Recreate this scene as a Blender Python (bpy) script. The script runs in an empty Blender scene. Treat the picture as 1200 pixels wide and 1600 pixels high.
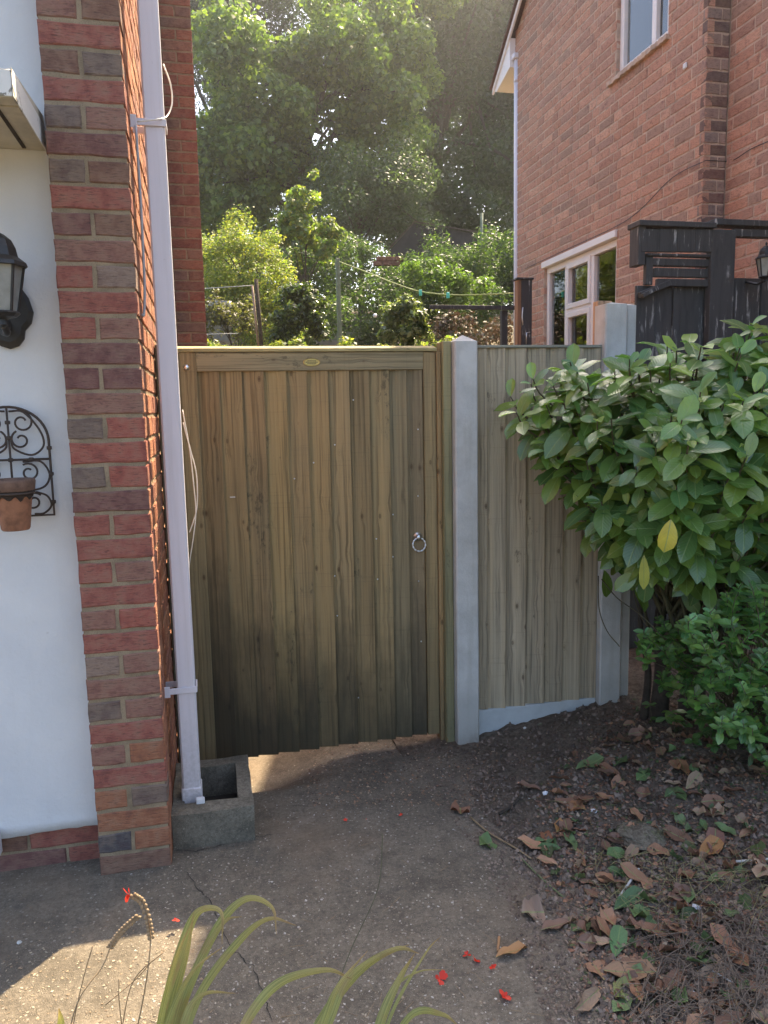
import bpy, bmesh, math, random
import numpy as np
from mathutils import Vector, Matrix, Euler, noise
random.seed(7); rng = np.random.default_rng(7)
rad = math.radians
SC = bpy.context.scene
COL = SC.collection

# ---------------------------------------------------------------- camera
EYE = Vector((0, 0, 1.52)); YAW, PIT, ROL, FPX = rad(12.8), rad(7.5), rad(1.2), 1200.0
_fh = Vector((math.sin(YAW), math.cos(YAW), 0)); _rt = Vector((math.cos(YAW), -math.sin(YAW), 0)); _z = Vector((0, 0, 1))
FW = _fh*math.cos(PIT) - _z*math.sin(PIT); _u0 = _fh*math.sin(PIT) + _z*math.cos(PIT)
RT = _rt*math.cos(ROL) - _u0*math.sin(ROL); UP = _rt*math.sin(ROL) + _u0*math.cos(ROL)
cam = bpy.data.objects.new('camera', bpy.data.cameras.new('camera')); COL.objects.link(cam)
cam.data.sensor_fit = 'VERTICAL'; cam.data.sensor_height = 36; cam.data.lens = 27.0
cam.data.clip_start = 0.05; cam.data.clip_end = 3000
m = Matrix((RT, UP, -FW)).transposed().to_4x4(); m.translation = EYE
cam.matrix_world = m; SC.camera = cam

def at(x, y, X=None, Y=None, Z=None):
    """point of the place seen at photo pixel x,y on a given world plane"""
    d = FW + RT*(x-600)/FPX - UP*(y-800)/FPX
    k = X/d.x if X is not None else (Y/d.y if Y is not None else (Z-EYE.z)/d.z)
    return EYE + d*k

# ---------------------------------------------------------------- light
SUN_EL, SUN_AZ = rad(52.5), rad(39.5)          # azimuth from +Y towards +X
W = bpy.data.worlds.new('World'); SC.world = W; W.use_nodes = True
wn = W.node_tree; bg = wn.nodes['Background']
sky = wn.nodes.new('ShaderNodeTexSky'); sky.sky_type = 'NISHITA'; sky.sun_disc = False
sky.sun_elevation = SUN_EL; sky.sun_rotation = SUN_AZ; sky.dust_density = 4.0; sky.ozone_density = 1.0
wn.links.new(sky.outputs[0], bg.inputs[0]); bg.inputs[1].default_value = 0.14
sun = bpy.data.objects.new('sun', bpy.data.lights.new('sun', 'SUN')); COL.objects.link(sun)
sun.data.energy = 5.0; sun.data.angle = rad(0.5); sun.data.color = (1, 0.82, 0.56)
sdir = Vector((math.sin(SUN_AZ)*math.cos(SUN_EL), math.cos(SUN_AZ)*math.cos(SUN_EL), math.sin(SUN_EL)))
sun.rotation_euler = sdir.to_track_quat('Z', 'Y').to_euler()
SC.view_settings.view_transform = 'Standard'; SC.view_settings.look = 'None'
SC.view_settings.exposure = 1.78; SC.view_settings.gamma = 1.0
SC.cycles.max_bounces = 8; SC.cycles.transparent_max_bounces = 8
SC.cycles.volume_bounces = 0

# ---------------------------------------------------------------- material helpers
class NT:
    def __init__(s, name):
        s.m = bpy.data.materials.new(name); s.m.use_nodes = True; s.t = s.m.node_tree
        s.b = s.t.nodes['Principled BSDF']; s.out = s.t.nodes['Material Output']
    def n(s, typ, **kw):
        nd = s.t.nodes.new('ShaderNode'+typ)
        for k, v in kw.items(): setattr(nd, k, v)
        return nd
    def l(s, a, b): s.t.links.new(a, b); return s
    def inp(s, nd, **kw):
        for k, v in kw.items():
            k2 = k.replace('_', ' ')
            if hasattr(v, 'is_output') or isinstance(v, bpy.types.NodeSocket): s.l(v, nd.inputs[k2])
            else: nd.inputs[k2].default_value = v
        return nd
    def coord(s, scale=(1, 1, 1), kind='Object', rnd=0.0, loc=(0, 0, 0)):
        tc = s.n('TexCoord'); v = tc.outputs[kind]
        if rnd:
            oi = s.n('ObjectInfo'); mul = s.n('VectorMath', operation='SCALE'); cb = s.n('CombineXYZ')
            s.l(oi.outputs['Random'], cb.inputs[0]); s.l(oi.outputs['Random'], cb.inputs[1]); s.l(oi.outputs['Random'], cb.inputs[2])
            s.l(cb.outputs[0], mul.inputs[0]); mul.inputs['Scale'].default_value = rnd
            ad = s.n('VectorMath', operation='ADD'); s.l(v, ad.inputs[0]); s.l(mul.outputs[0], ad.inputs[1]); v = ad.outputs[0]
        mp = s.n('Mapping'); s.l(v, mp.inputs[0]); mp.inputs['Scale'].default_value = scale; mp.inputs['Location'].default_value = loc
        return mp.outputs[0]
    def noise(s, vec, scale, detail=4, rough=0.55, dist=0.0):
        nd = s.n('TexNoise'); s.l(vec, nd.inputs['Vector'])
        nd.inputs['Scale'].default_value = scale; nd.inputs['Detail'].default_value = detail
        nd.inputs['Roughness'].default_value = rough; nd.inputs['Distortion'].default_value = dist
        return nd.outputs['Fac']
    def voro(s, vec, scale, feature='F1', out='Distance', rnd=1.0):
        nd = s.n('TexVoronoi', feature=feature); s.l(vec, nd.inputs['Vector']); nd.inputs['Scale'].default_value = scale
        nd.inputs['Randomness'].default_value = rnd
        return nd.outputs[out]
    def ramp(s, fac, stops):
        r = s.n('ValToRGB'); s.l(fac, r.inputs[0]); e = r.color_ramp.elements
        while len(e) < len(stops): e.new(0.5)
        for el, (p, c) in zip(e, stops):
            el.position = p; el.color = (c, c, c, 1) if isinstance(c, (int, float)) else (*c, 1)
        return r.outputs[0]
    def mix(s, fac, a, b, blend='MIX'):
        nd = s.n('Mix', data_type='RGBA', blend_type=blend)
        for i, v in ((0, fac), (6, a), (7, b)):
            if isinstance(v, bpy.types.NodeSocket): s.l(v, nd.inputs[i])
            elif i == 0: nd.inputs[0].default_value = v
            else: nd.inputs[i].default_value = (*v, 1) if len(v) == 3 else v
        return nd.outputs[2]
    def math(s, op, a, b=0.0, clamp=False):
        nd = s.n('Math', operation=op); nd.use_clamp = clamp
        for i, v in ((0, a), (1, b)):
            if isinstance(v, bpy.types.NodeSocket): s.l(v, nd.inputs[i])
            else: nd.inputs[i].default_value = v
        return nd.outputs[0]
    def bump(s, h, strength=0.5, dist=0.01, prev=None):
        nd = s.n('Bump'); s.l(h, nd.inputs['Height']); nd.inputs['Strength'].default_value = strength; nd.inputs['Distance'].default_value = dist
        if prev is not None: s.l(prev, nd.inputs['Normal'])
        return nd.outputs[0]
    def done(s, col=None, rough=0.8, nrm=None, metal=0.0, spec=0.5):
        b = s.b
        if col is not None:
            if isinstance(col, bpy.types.NodeSocket): s.l(col, b.inputs['Base Color'])
            else: b.inputs['Base Color'].default_value = (*col, 1)
        if isinstance(rough, bpy.types.NodeSocket): s.l(rough, b.inputs['Roughness'])
        else: b.inputs['Roughness'].default_value = rough
        if nrm is not None: s.l(nrm, b.inputs['Normal'])
        b.inputs['Metallic'].default_value = metal; b.inputs['Specular IOR Level'].default_value = spec
        return s.m

def objcol(t):
    return t.n('ObjectInfo').outputs['Color']
def attrcol(t, name='tint'):
    a = t.n('Attribute'); a.attribute_name = name; return a.outputs['Color']

def brick_mat(name, src, fine=True):
    t = NT(name); base = src(t)
    v = t.coord((1, 1, 1), rnd=13.0)
    vs = t.coord((14, 14, 85), rnd=13.0)
    crease = t.noise(vs, 3.0, 6, 0.6, 0.6)
    mott = t.noise(v, 22, 5, 0.6)
    grit = t.noise(v, 260, 3, 0.7)
    c = t.mix(t.ramp(mott, [(0.40, 0), (0.75, 0.6)]), base, (0.32, 0.22, 0.16))
    c = t.mix(t.ramp(mott, [(0.30, 0.55), (0.5, 0)]), c, (0.14, 0.075, 0.065))
    c = t.mix(t.ramp(crease, [(0.34, 0.55), (0.47, 0)]), c, (0.06, 0.04, 0.038))
    c = t.mix(t.ramp(grit, [(0.66, 0), (0.78, 0.5)]), c, (0.5, 0.42, 0.36))
    h = t.math('ADD', t.math('MULTIPLY', crease, 1.0), t.math('MULTIPLY', grit, 0.35))
    return t.done(c, 0.92, t.bump(h, 0.9, 0.006), spec=0.2)

def stone_mat():
    t = NT('mossy_stone'); v = t.coord(); n = t.noise(v, 16, 6, 0.7); f = t.noise(v, 90, 5, 0.7)
    c = t.ramp(n, [(0.3, (0.14, 0.11, 0.08)), (0.5, (0.27, 0.23, 0.17)), (0.62, (0.17, 0.17, 0.09)), (0.8, (0.33, 0.28, 0.2))])
    c = t.mix(t.ramp(f, [(0.4, 0.6), (0.55, 0)]), c, (0.08, 0.06, 0.045))
    return t.done(c, 0.95, t.bump(t.math('ADD', n, f), 1.0, 0.012), spec=0.15)
def simple(name, col, rough=0.7, nscale=20, namp=0.35, bump=0.3, bdist=0.003, metal=0.0, spec=0.5, kind='Object'):
    t = NT(name); v = t.coord(kind=kind, rnd=7.0)
    n = t.noise(v, nscale, 6, 0.65)
    dark = tuple(c*(1-namp) for c in col); lite = tuple(min(1, c*(1+namp*0.6)) for c in col)
    c = t.ramp(n, [(0.3, dark), (0.55, col), (0.8, lite)])
    n2 = t.noise(v, nscale*9, 3, 0.6)
    return t.done(c, rough, t.bump(n2, bump, bdist), metal, spec)

def wood_mat(name, stain_shade=0.0, knots=True, green=0.25, bs=0.5):
    """treated softwood; grain along local Z; object colour is the board's own tone"""
    t = NT(name); base = objcol(t)
    v = t.coord((1, 1, 1), rnd=31.0)
    kv = t.coord((15, 3, 7.5), rnd=31.0)
    kd = t.voro(kv, 1.0)
    kmask = t.ramp(kd, [(0.03, 1), (0.13, 0)])
    # grain pulled round the knots
    sh = t.n('VectorMath', operation='ADD'); cb = t.n('CombineXYZ')
    t.l(t.math('MULTIPLY', t.ramp(kd, [(0.0, 1), (0.40, 0)]), 0.010), cb.inputs[0])
    t.l(v, sh.inputs[0]); t.l(cb.outputs[0], sh.inputs[1])
    mp = t.n('Mapping'); t.l(sh.outputs[0], mp.inputs[0]); mp.inputs['Scale'].default_value = (95, 95, 1.6)
    grain = t.noise(mp.outputs[0], 1.0, 5, 0.62, 0.3)
    mp2 = t.n('Mapping'); t.l(sh.outputs[0], mp2.inputs[0]); mp2.inputs['Scale'].default_value = (22, 22, 0.55)
    band = t.noise(mp2.outputs[0], 1.0, 3, 0.5, 0.25)
    c = t.mix(1.0, base, t.ramp(grain, [(0.34, 0.50), (0.50, 0.92), (0.72, 1.12)]), 'MULTIPLY')
    c = t.mix(bs, c, t.mix(1.0, c, t.ramp(band, [(0.32, (0.66, 0.64, 0.62)), (0.5, (1, 1, 1)), (0.68, (1.3, 1.18, 1.0))]), 'MULTIPLY'))
    saw = t.noise(t.coord((3, 3, 150), rnd=31.0), 1.0, 2, 0.5)
    c = t.mix(t.ramp(saw, [(0.60, 0), (0.75, 0.16)]), c, (0.05, 0.04, 0.03))
    patch = t.noise(t.coord((4, 4, 1.6), rnd=31.0), 1.5, 4, 0.6)
    c = t.mix(t.ramp(patch, [(0.5, 0), (0.75, green)]), c, (0.16, 0.165, 0.10))
    if knots:
        ring = t.math('SINE', t.math('MULTIPLY', kd, 95.0))
        c = t.mix(t.math('MULTIPLY', t.ramp(kd, [(0.08, 0.35), (0.22, 0)]), t.ramp(ring, [(0.2, 0), (0.8, 1)])), c, (0.08, 0.052, 0.028))
        c = t.mix(t.math('MULTIPLY', kmask, 0.8), c, (0.075, 0.042, 0.02))
    mould = t.noise(t.coord((30, 30, 14), rnd=31.0), 1.6, 6, 0.75)
    c = t.mix(t.ramp(t.math('MULTIPLY', mould, t.ramp(patch, [(0.48, 0.55), (0.66, 1.15)])), [(0.60, 0), (0.70, 0.55)]), c, (0.03, 0.028, 0.022))
    if stain_shade:
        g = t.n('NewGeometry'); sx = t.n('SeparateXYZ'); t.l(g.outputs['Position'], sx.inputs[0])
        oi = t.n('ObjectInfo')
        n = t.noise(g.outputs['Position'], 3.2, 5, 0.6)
        # damp rising from the ground plus shade put into the colour, its own ragged line on each board, deepest by the gully
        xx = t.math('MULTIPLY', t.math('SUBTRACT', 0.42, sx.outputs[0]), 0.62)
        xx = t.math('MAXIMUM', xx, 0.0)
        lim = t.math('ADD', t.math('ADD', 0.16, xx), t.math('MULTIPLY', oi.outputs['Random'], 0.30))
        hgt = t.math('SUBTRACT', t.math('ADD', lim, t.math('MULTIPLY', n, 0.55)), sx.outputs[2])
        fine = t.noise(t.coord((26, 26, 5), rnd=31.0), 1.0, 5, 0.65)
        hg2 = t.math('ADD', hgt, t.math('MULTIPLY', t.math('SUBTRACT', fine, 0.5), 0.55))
        c = t.mix(t.ramp(hg2, [(0.0, 0), (0.22, stain_shade*0.5), (0.62, stain_shade)]), c, (0.032, 0.029, 0.020))
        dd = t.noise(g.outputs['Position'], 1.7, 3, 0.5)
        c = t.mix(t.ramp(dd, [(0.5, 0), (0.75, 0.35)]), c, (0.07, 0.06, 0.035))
    h = t.math('ADD', grain, t.math('MULTIPLY', kmask, -0.3))
    return t.done(c, 0.75, t.bump(h, 0.6, 0.004), spec=0.3)

def leaf_mat(name, src=None, col=(0.06, 0.10, 0.03), trans=0.35, rough=0.5, veins=False, spec=0.5, tcol=None):
    t = NT(name)
    base = src(t) if src else None
    if base is None:
        r = t.n('RGB'); r.outputs[0].default_value = (*col, 1); base = r.outputs[0]
    v = t.coord(rnd=5.0)
    base = t.mix(t.ramp(t.noise(v, 9, 3), [(0.35, 0.35), (0.6, 0)]), base, tuple(c*0.5 for c in col))
    nrm = None
    if veins:
        bl = t.noise(t.coord(rnd=5.0), 38, 3, 0.6)
        base = t.mix(t.ramp(bl, [(0.70, 0), (0.76, 0.55)]), base, (0.16, 0.12, 0.05))
        uv = t.n('UVMap'); s = t.n('SeparateXYZ'); t.l(uv.outputs[0], s.inputs[0])
        off = t.math('ABSOLUTE', t.math('SUBTRACT', s.outputs[1], 0.5))
        rib = t.ramp(off, [(0.012, 1), (0.045, 0)])
        w = t.math('SINE', t.math('MULTIPLY', t.math('SUBTRACT', s.outputs[0], t.math('MULTIPLY', off, 0.55)), 62.0))
        sv = t.ramp(w, [(0.86, 0), (0.99, 1)])
        base = t.mix(t.math('MULTIPLY', rib, 0.65), base, (0.22, 0.30, 0.10))
        base = t.mix(t.math('MULTIPLY', sv, 0.16), base, (0.17, 0.25, 0.09))
        nrm = t.bump(t.math('ADD', t.math('MULTIPLY', rib, -1.0), t.math('MULTIPLY', t.math('SINE', t.math('MULTIPLY', t.math('SUBTRACT', s.outputs[0], t.math('MULTIPLY', off, 0.55)), 62.0)), 0.25)), 0.4, 0.002)
    m = t.done(base, rough, nrm, spec=spec)
    tr = t.n('BsdfTranslucent')
    tc = t.mix(1.0, base, tcol or (2.2, 2.4, 0.9), 'MULTIPLY'); t.l(tc, tr.inputs['Color'])
    mx = t.n('MixShader'); mx.inputs[0].default_value = trans
    t.l(t.b.outputs[0], mx.inputs[1]); t.l(tr.outputs[0], mx.inputs[2]); t.l(mx.outputs[0], t.out.inputs['Surface'])
    return m

# ---------------------------------------------------------------- materials
M = {}
M['brick'] = brick_mat('brick_clay', objcol)
M['brick_set'] = brick_mat('brick_clay_set', attrcol)
def mortar(name, col):
    t = NT(name); v = t.coord(kind='Object')
    n = t.noise(v, 14, 5, 0.6); g = t.noise(v, 300, 3, 0.7)
    c = t.ramp(n, [(0.3, tuple(c*0.62 for c in col)), (0.6, col), (0.85, tuple(c*1.15 for c in col))])
    c = t.mix(t.ramp(g, [(0.35, 0.5), (0.5, 0)]), c, tuple(c*0.4 for c in col))
    return t.done(c, 0.95, t.bump(t.math('ADD', t.math('MULTIPLY', n, 2.0), g), 0.8, 0.004), spec=0.2)
M['mortar'] = mortar('lime_mortar', (0.36, 0.28, 0.185))
M['mortar_pale'] = mortar('pale_mortar', (0.62, 0.46, 0.35))
def render_paint():
    t = NT('painted_render'); v = t.coord()
    n = t.noise(v, 3, 4); f = t.noise(t.coord((1, 1, 1)), 85, 5, 0.7); st = t.noise(t.coord((30, 30, 1.2)), 1.0, 4, 0.6)
    c = t.ramp(n, [(0.3, (0.62, 0.63, 0.64)), (0.7, (0.72, 0.72, 0.71))])
    c = t.mix(t.ramp(st, [(0.55, 0), (0.8, 0.28)]), c, (0.60, 0.59, 0.57))
    hair = t.voro(t.coord((1, 1, 1)), 3.1, feature='DISTANCE_TO_EDGE')
    spots = t.noise(v, 24, 2, 0.4)
    c = t.mix(t.ramp(spots, [(0.80, 0), (0.83, 0.35)]), c, (0.45, 0.42, 0.40))
    c = t.mix(t.math('MULTIPLY', t.ramp(hair, [(0.0, 1), (0.006, 0)]), t.ramp(n, [(0.56, 0), (0.70, 0.10)])), c, (0.50, 0.48, 0.47))
    return t.done(c, 0.8, t.bump(t.math('ADD', t.math('MULTIPLY', f, 1.0), t.math('MULTIPLY', t.noise(v, 18, 3), 1.6)), 0.45, 0.005), spec=0.25)
M['render'] = render_paint()
def aggregate(name, base, chip, scale=120, dirty=True, amp=1.0):
    t = NT(name); v = t.coord(kind='Object')
    n = t.noise(v, 2.2, 6, 0.62); n2 = t.noise(v, 11, 5, 0.6); f = t.noise(v, 420, 2, 0.6)
    c = t.ramp(n, [(0.3, tuple(x*0.62 for x in base)), (0.52, base), (0.75, tuple(x*1.25 for x in base))])
    c = t.mix(t.ramp(n2, [(0.36, 0.55), (0.56, 0)]), c, tuple(x*0.42 for x in base))
    n4 = t.noise(v, 70, 6, 0.75)
    c = t.mix(t.ramp(n4, [(0.40, 0.55), (0.52, 0)]), c, tuple(x*0.38 for x in base))
    c = t.mix(t.ramp(n4, [(0.56, 0), (0.70, 0.35)]), c, tuple(x*1.9 for x in base))
    vc = t.n('TexVoronoi'); t.l(v, vc.inputs['Vector']); vc.inputs['Scale'].default_value = scale*1.6
    sel = t.n('SeparateColor'); t.l(vc.outputs['Color'], sel.inputs[0])
    chipm = t.math('MULTIPLY', t.ramp(vc.outputs['Distance'], [(0.22, 1), (0.42, 0)]), t.ramp(sel.outputs[0], [(0.70, 0), (0.80, 1)]))
    c = t.mix(t.math('MULTIPLY', chipm, 0.45), c, chip)
    dk = t.math('MULTIPLY', t.ramp(vc.outputs['Distance'], [(0.25, 1), (0.5, 0)]), t.ramp(sel.outputs[1], [(0.72, 0), (0.80, 1)]))
    c = t.mix(t.math('MULTIPLY', dk, 0.6), c, tuple(x*0.3 for x in base))
    v3 = t.n('TexVoronoi'); t.l(v, v3.inputs['Vector']); v3.inputs['Scale'].default_value = scale*0.37
    s3 = t.n('SeparateColor'); t.l(v3.outputs['Color'], s3.inputs[0])
    big = t.math('MULTIPLY', t.ramp(v3.outputs['Distance'], [(0.16, 1), (0.26, 0)]), t.ramp(s3.outputs[2], [(0.86, 0), (0.9, 1)]))
    c = t.mix(t.math('MULTIPLY', big, 0.4), c, tuple(min(1, x*1.1) for x in chip))
    if dirty:
        mo = t.noise(v, 1.1, 4, 0.6)
        c = t.mix(t.ramp(mo, [(0.48, 0), (0.66, 0.6)]), c, (0.20, 0.14, 0.09))
        m2 = t.noise(v, 5.5, 6, 0.7, 0.5)
        c = t.mix(t.ramp(m2, [(0.55, 0), (0.68, 0.5)]), c, (0.10, 0.088, 0.07))
        c = t.mix(t.ramp(m2, [(0.28, 0.4), (0.40, 0)]), c, (0.34, 0.30, 0.24))
    h = t.math('ADD', t.math('MULTIPLY', f, 0.8), t.math('ADD', t.math('MULTIPLY', chipm, 0.7), t.math('MULTIPLY', n2, 1.5)))
    return t.done(c, 0.9, t.bump(h, 0.8*amp, 0.005), spec=0.25)
M['drive'] = aggregate('drive_concrete', (0.215, 0.180, 0.136), (0.50, 0.45, 0.37), 150)
M['gully'] = aggregate('gully_concrete', (0.22, 0.195, 0.15), (0.48, 0.42, 0.33), 170, dirty=False)
def soil():
    t = NT('dark_soil'); v = t.coord()
    n = t.noise(v, 6, 6, 0.7); n2 = t.noise(v, 45, 6, 0.75); n3 = t.noise(v, 190, 4, 0.7)
    c = t.ramp(n, [(0.3, (0.17, 0.132, 0.098)), (0.55, (0.28, 0.22, 0.165)), (0.8, (0.36, 0.29, 0.22))])
    c = t.mix(t.ramp(n2, [(0.40, 0.5), (0.55, 0)]), c, (0.04, 0.03, 0.022))
    c = t.mix(t.ramp(n3, [(0.64, 0), (0.74, 0.5)]), c, (0.24, 0.19, 0.14))
    return t.done(c, 0.97, t.bump(t.math('ADD', t.math('MULTIPLY', n2, 3.0), n3), 1.0, 0.012), spec=0.15)
M['soil'] = soil()
def post_conc():
    t = NT('cast_concrete'); v = t.coord(); n = t.noise(v, 7, 5, 0.65); p = t.voro(v, 140); st = t.noise(t.coord((22, 22, 1.3), loc=(3, 1, 0)), 1.0, 5, 0.65)
    c = t.ramp(n, [(0.3, (0.44, 0.43, 0.40)), (0.6, (0.58, 0.57, 0.54))])
    c = t.mix(t.ramp(st, [(0.52, 0), (0.74, 0.4)]), c, (0.36, 0.34, 0.28))
    c = t.mix(t.ramp(p, [(0.06, 0.6), (0.14, 0)]), c, (0.25, 0.24, 0.22))
    g = t.n('NewGeometry'); sx = t.n('SeparateXYZ'); t.l(g.outputs['Position'], sx.inputs[0])
    c = t.mix(t.math('MULTIPLY', t.ramp(sx.outputs[2], [(0.0, 1), (0.30, 0)]), t.ramp(n, [(0.35, 0.2), (0.65, 0.8)])), c, (0.20, 0.17, 0.13))
    return t.done(c, 0.85, t.bump(t.math('ADD', n, p), 0.35, 0.002), spec=0.3)
M['conc'] = post_conc()
M['conc_old'] = simple('cast_concrete', (0.56, 0.55, 0.52), 0.8, 9, 0.22, 0.35, 0.002)
M['conc_board'] = simple('gravel_board_concrete', (0.50, 0.52, 0.52), 0.8, 12, 0.12, 0.2, 0.002)
M['board'] = wood_mat('gate_boards', stain_shade=0.86, bs=0.28)
M['board2'] = wood_mat('panel_boards', stain_shade=0.0, green=0.05, bs=0.3)
M['frame'] = wood_mat('gate_frame', stain_shade=0.45)
M['post_wood'] = wood_mat('post_wood', stain_shade=0.25, green=0.6)
M['pvc'] = simple('white_pvc', (0.74, 0.72, 0.76), 0.38, 4, 0.05, 0.08, 0.001)
def pvc_pipe():
    t = NT('pipe_pvc'); v = t.coord((40, 40, 1.6)); st = t.noise(v, 1.0, 5, 0.6); sp = t.noise(t.coord(), 60, 4, 0.7)
    c = t.mix(t.ramp(st, [(0.50, 0), (0.72, 0.30)]), (0.70, 0.67, 0.71), (0.46, 0.43, 0.42))
    c = t.mix(t.ramp(sp, [(0.66, 0), (0.73, 0.35)]), c, (0.33, 0.30, 0.27))
    g = t.n('NewGeometry'); sx = t.n('SeparateXYZ'); t.l(g.outputs['Position'], sx.inputs[0])
    c = t.mix(t.math('MULTIPLY', t.ramp(sx.outputs[2], [(0.12, 1), (0.5, 0)]), t.ramp(sp, [(0.35, 0.1), (0.65, 0.6)])), c, (0.30, 0.28, 0.25))
    return t.done(c, 0.42, t.bump(st, 0.1, 0.001))
M['pvc'] = pvc_pipe()
M['pvc2'] = simple('window_pvc', (0.80, 0.74, 0.70), 0.4, 6, 0.05, 0.05, 0.001)
M['cable'] = simple('grey_cable', (0.40, 0.41, 0.44), 0.5, 40, 0.1)
M['cable_w'] = simple('white_cable', (0.72, 0.68, 0.60), 0.5, 40, 0.1)
M['steel'] = simple('galvanised_steel', (0.72, 0.74, 0.76), 0.28, 60, 0.2, 0.15, 0.001, metal=1.0)
M['brass'] = simple('brass_badge', (0.50, 0.38, 0.14), 0.32, 80, 0.2, 0.3, 0.001, metal=0.9)
M['iron'] = simple('black_iron', (0.022, 0.021, 0.020), 0.42, 50, 0.35, 0.35, 0.002)
M['rust_iron'] = simple('rusted_iron', (0.055, 0.035, 0.024), 0.6, 60, 0.5, 0.5, 0.002)
M['terra'] = simple('terracotta', (0.33, 0.155, 0.09), 0.85, 26, 0.45, 0.3, 0.002)
M['terra_dark'] = simple('stained_terracotta', (0.17, 0.10, 0.07), 0.9, 30, 0.5, 0.5, 0.003)
M['compost'] = simple('compost_crust', (0.05, 0.032, 0.022), 0.95, 60, 0.5, 0.9, 0.006)
def peel():
    t = NT('peeling_paint'); v = t.coord((1, 1, 1))
    n = t.noise(v, 14, 6, 0.65, 1.0)
    c = t.mix(t.ramp(n, [(0.60, 0), (0.63, 1)]), (0.72, 0.71, 0.67), (0.24, 0.225, 0.19))
    return t.done(c, 0.8, t.bump(n, 0.5, 0.006), spec=0.3)
M['peel'] = peel()
M['ledge'] = simple('ledge_concrete', (0.58, 0.53, 0.42), 0.85, 7, 0.3, 0.4, 0.003)
def blackwood():
    t = NT('weathered_black_timber'); v = t.coord((28, 28, 3), rnd=9.0); n = t.noise(v, 1.2, 6, 0.7, 0.4)
    n2 = t.noise(t.coord(rnd=9.0), 7, 4, 0.6)
    k = t.math('MULTIPLY', t.ramp(n, [(0.56, 0), (0.64, 1)]), t.ramp(n2, [(0.46, 0), (0.58, 1)]))
    c = t.mix(k, (0.070, 0.068, 0.066), (0.42, 0.41, 0.39))
    c = t.mix(t.ramp(n, [(0.3, 0.6), (0.5, 0)]), c, (0.03, 0.03, 0.03))
    return t.done(c, 0.72, t.bump(n, 0.7, 0.004), spec=0.35)
M['black'] = blackwood()
M['tar'] = simple('roof_tiles', (0.16, 0.10, 0.075), 0.85, 20, 0.4, 0.5, 0.006)
M['shed'] = simple('shed_roof_felt', (0.028, 0.028, 0.030), 0.85, 12, 0.4)
M['pale_wood'] = wood_mat('pale_new_wood', 0, True, 0.0)
M['bark'] = simple('bark', (0.075, 0.058, 0.042), 0.95, 22, 0.5, 1.0, 0.012)
M['stem'] = simple('green_brown_stem', (0.10, 0.09, 0.045), 0.7, 40, 0.4, 0.4, 0.002)
M['rock'] = stone_mat()
M['line'] = simple('washing_line', (0.30, 0.36, 0.12), 0.6, 20, 0.1)
M['peg'] = simple('teal_plastic', (0.08, 0.55, 0.50), 0.4, 20, 0.1)
M['polegrn'] = simple('old_green_pole', (0.17, 0.21, 0.14), 0.7, 20, 0.3)
M['sheet'] = simple('weathered_polythene', (0.27, 0.28, 0.28), 0.5, 10, 0.3)
M['lit_glass'] = simple('pale_lit_glass', (0.26, 0.28, 0.27), 0.18, 14, 0.3, spec=0.8)  # pale light in the lantern panes put into the glass colour
M['netcurtain'] = simple('net_curtain', (0.62, 0.74, 0.88), 0.8, 10, 0.05)
M['room'] = simple('room_wall', (0.62, 0.55, 0.47), 0.9, 5, 0.2)
def glass():
    t = NT('window_glass'); v = t.coord()
    t.done((0.04, 0.045, 0.045), 0.03, None, spec=1.0); t.b.inputs['IOR'].default_value = 1.6
    tr = t.n('BsdfTransparent'); tr.inputs[0].default_value = (0.8, 0.85, 0.85, 1)
    gl = t.n('BsdfGlossy'); gl.inputs['Roughness'].default_value = 0.02
    n = t.noise(v, 1.5, 2); b = t.bump(n, 0.15, 0.02); t.l(b, gl.inputs['Normal'])
    fr = t.n('Fresnel'); fr.inputs[0].default_value = 1.6
    mx = t.n('MixShader'); t.l(t.math('ADD', fr.outputs[0], 0.10, True), mx.inputs[0])
    t.l(tr.outputs[0], mx.inputs[1]); t.l(gl.outputs[0], mx.inputs[2]); t.l(mx.outputs[0], t.out.inputs['Surface'])
    return t.m
M['glass'] = glass()
M['tree_leaf'] = leaf_mat('tree_leaves', attrcol, trans=0.40, rough=0.55)
M['ivy'] = leaf_mat('ivy_leaves', attrcol, trans=0.25, rough=0.35)
M['laurel'] = leaf_mat('laurel_leaf', objcol, trans=0.25, rough=0.27, veins=True, spec=0.9, col=(0.09, 0.17, 0.05), tcol=(1.8, 2.4, 0.8))
M['laurel_set'] = leaf_mat('laurel_leaf_set', attrcol, trans=0.25, rough=0.27, veins=True, spec=0.9, col=(0.09, 0.17, 0.05), tcol=(1.8, 2.4, 0.8))
M['dry'] = leaf_mat('dry_leaf', objcol, trans=0.10, rough=0.6, veins=True, col=(0.2, 0.1, 0.05), tcol=(1.2, 1.0, 0.8))
M['dry_set'] = leaf_mat('dry_leaf_set', attrcol, trans=0.10, rough=0.7, col=(0.2, 0.1, 0.05), tcol=(1.2, 1.0, 0.8))
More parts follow.
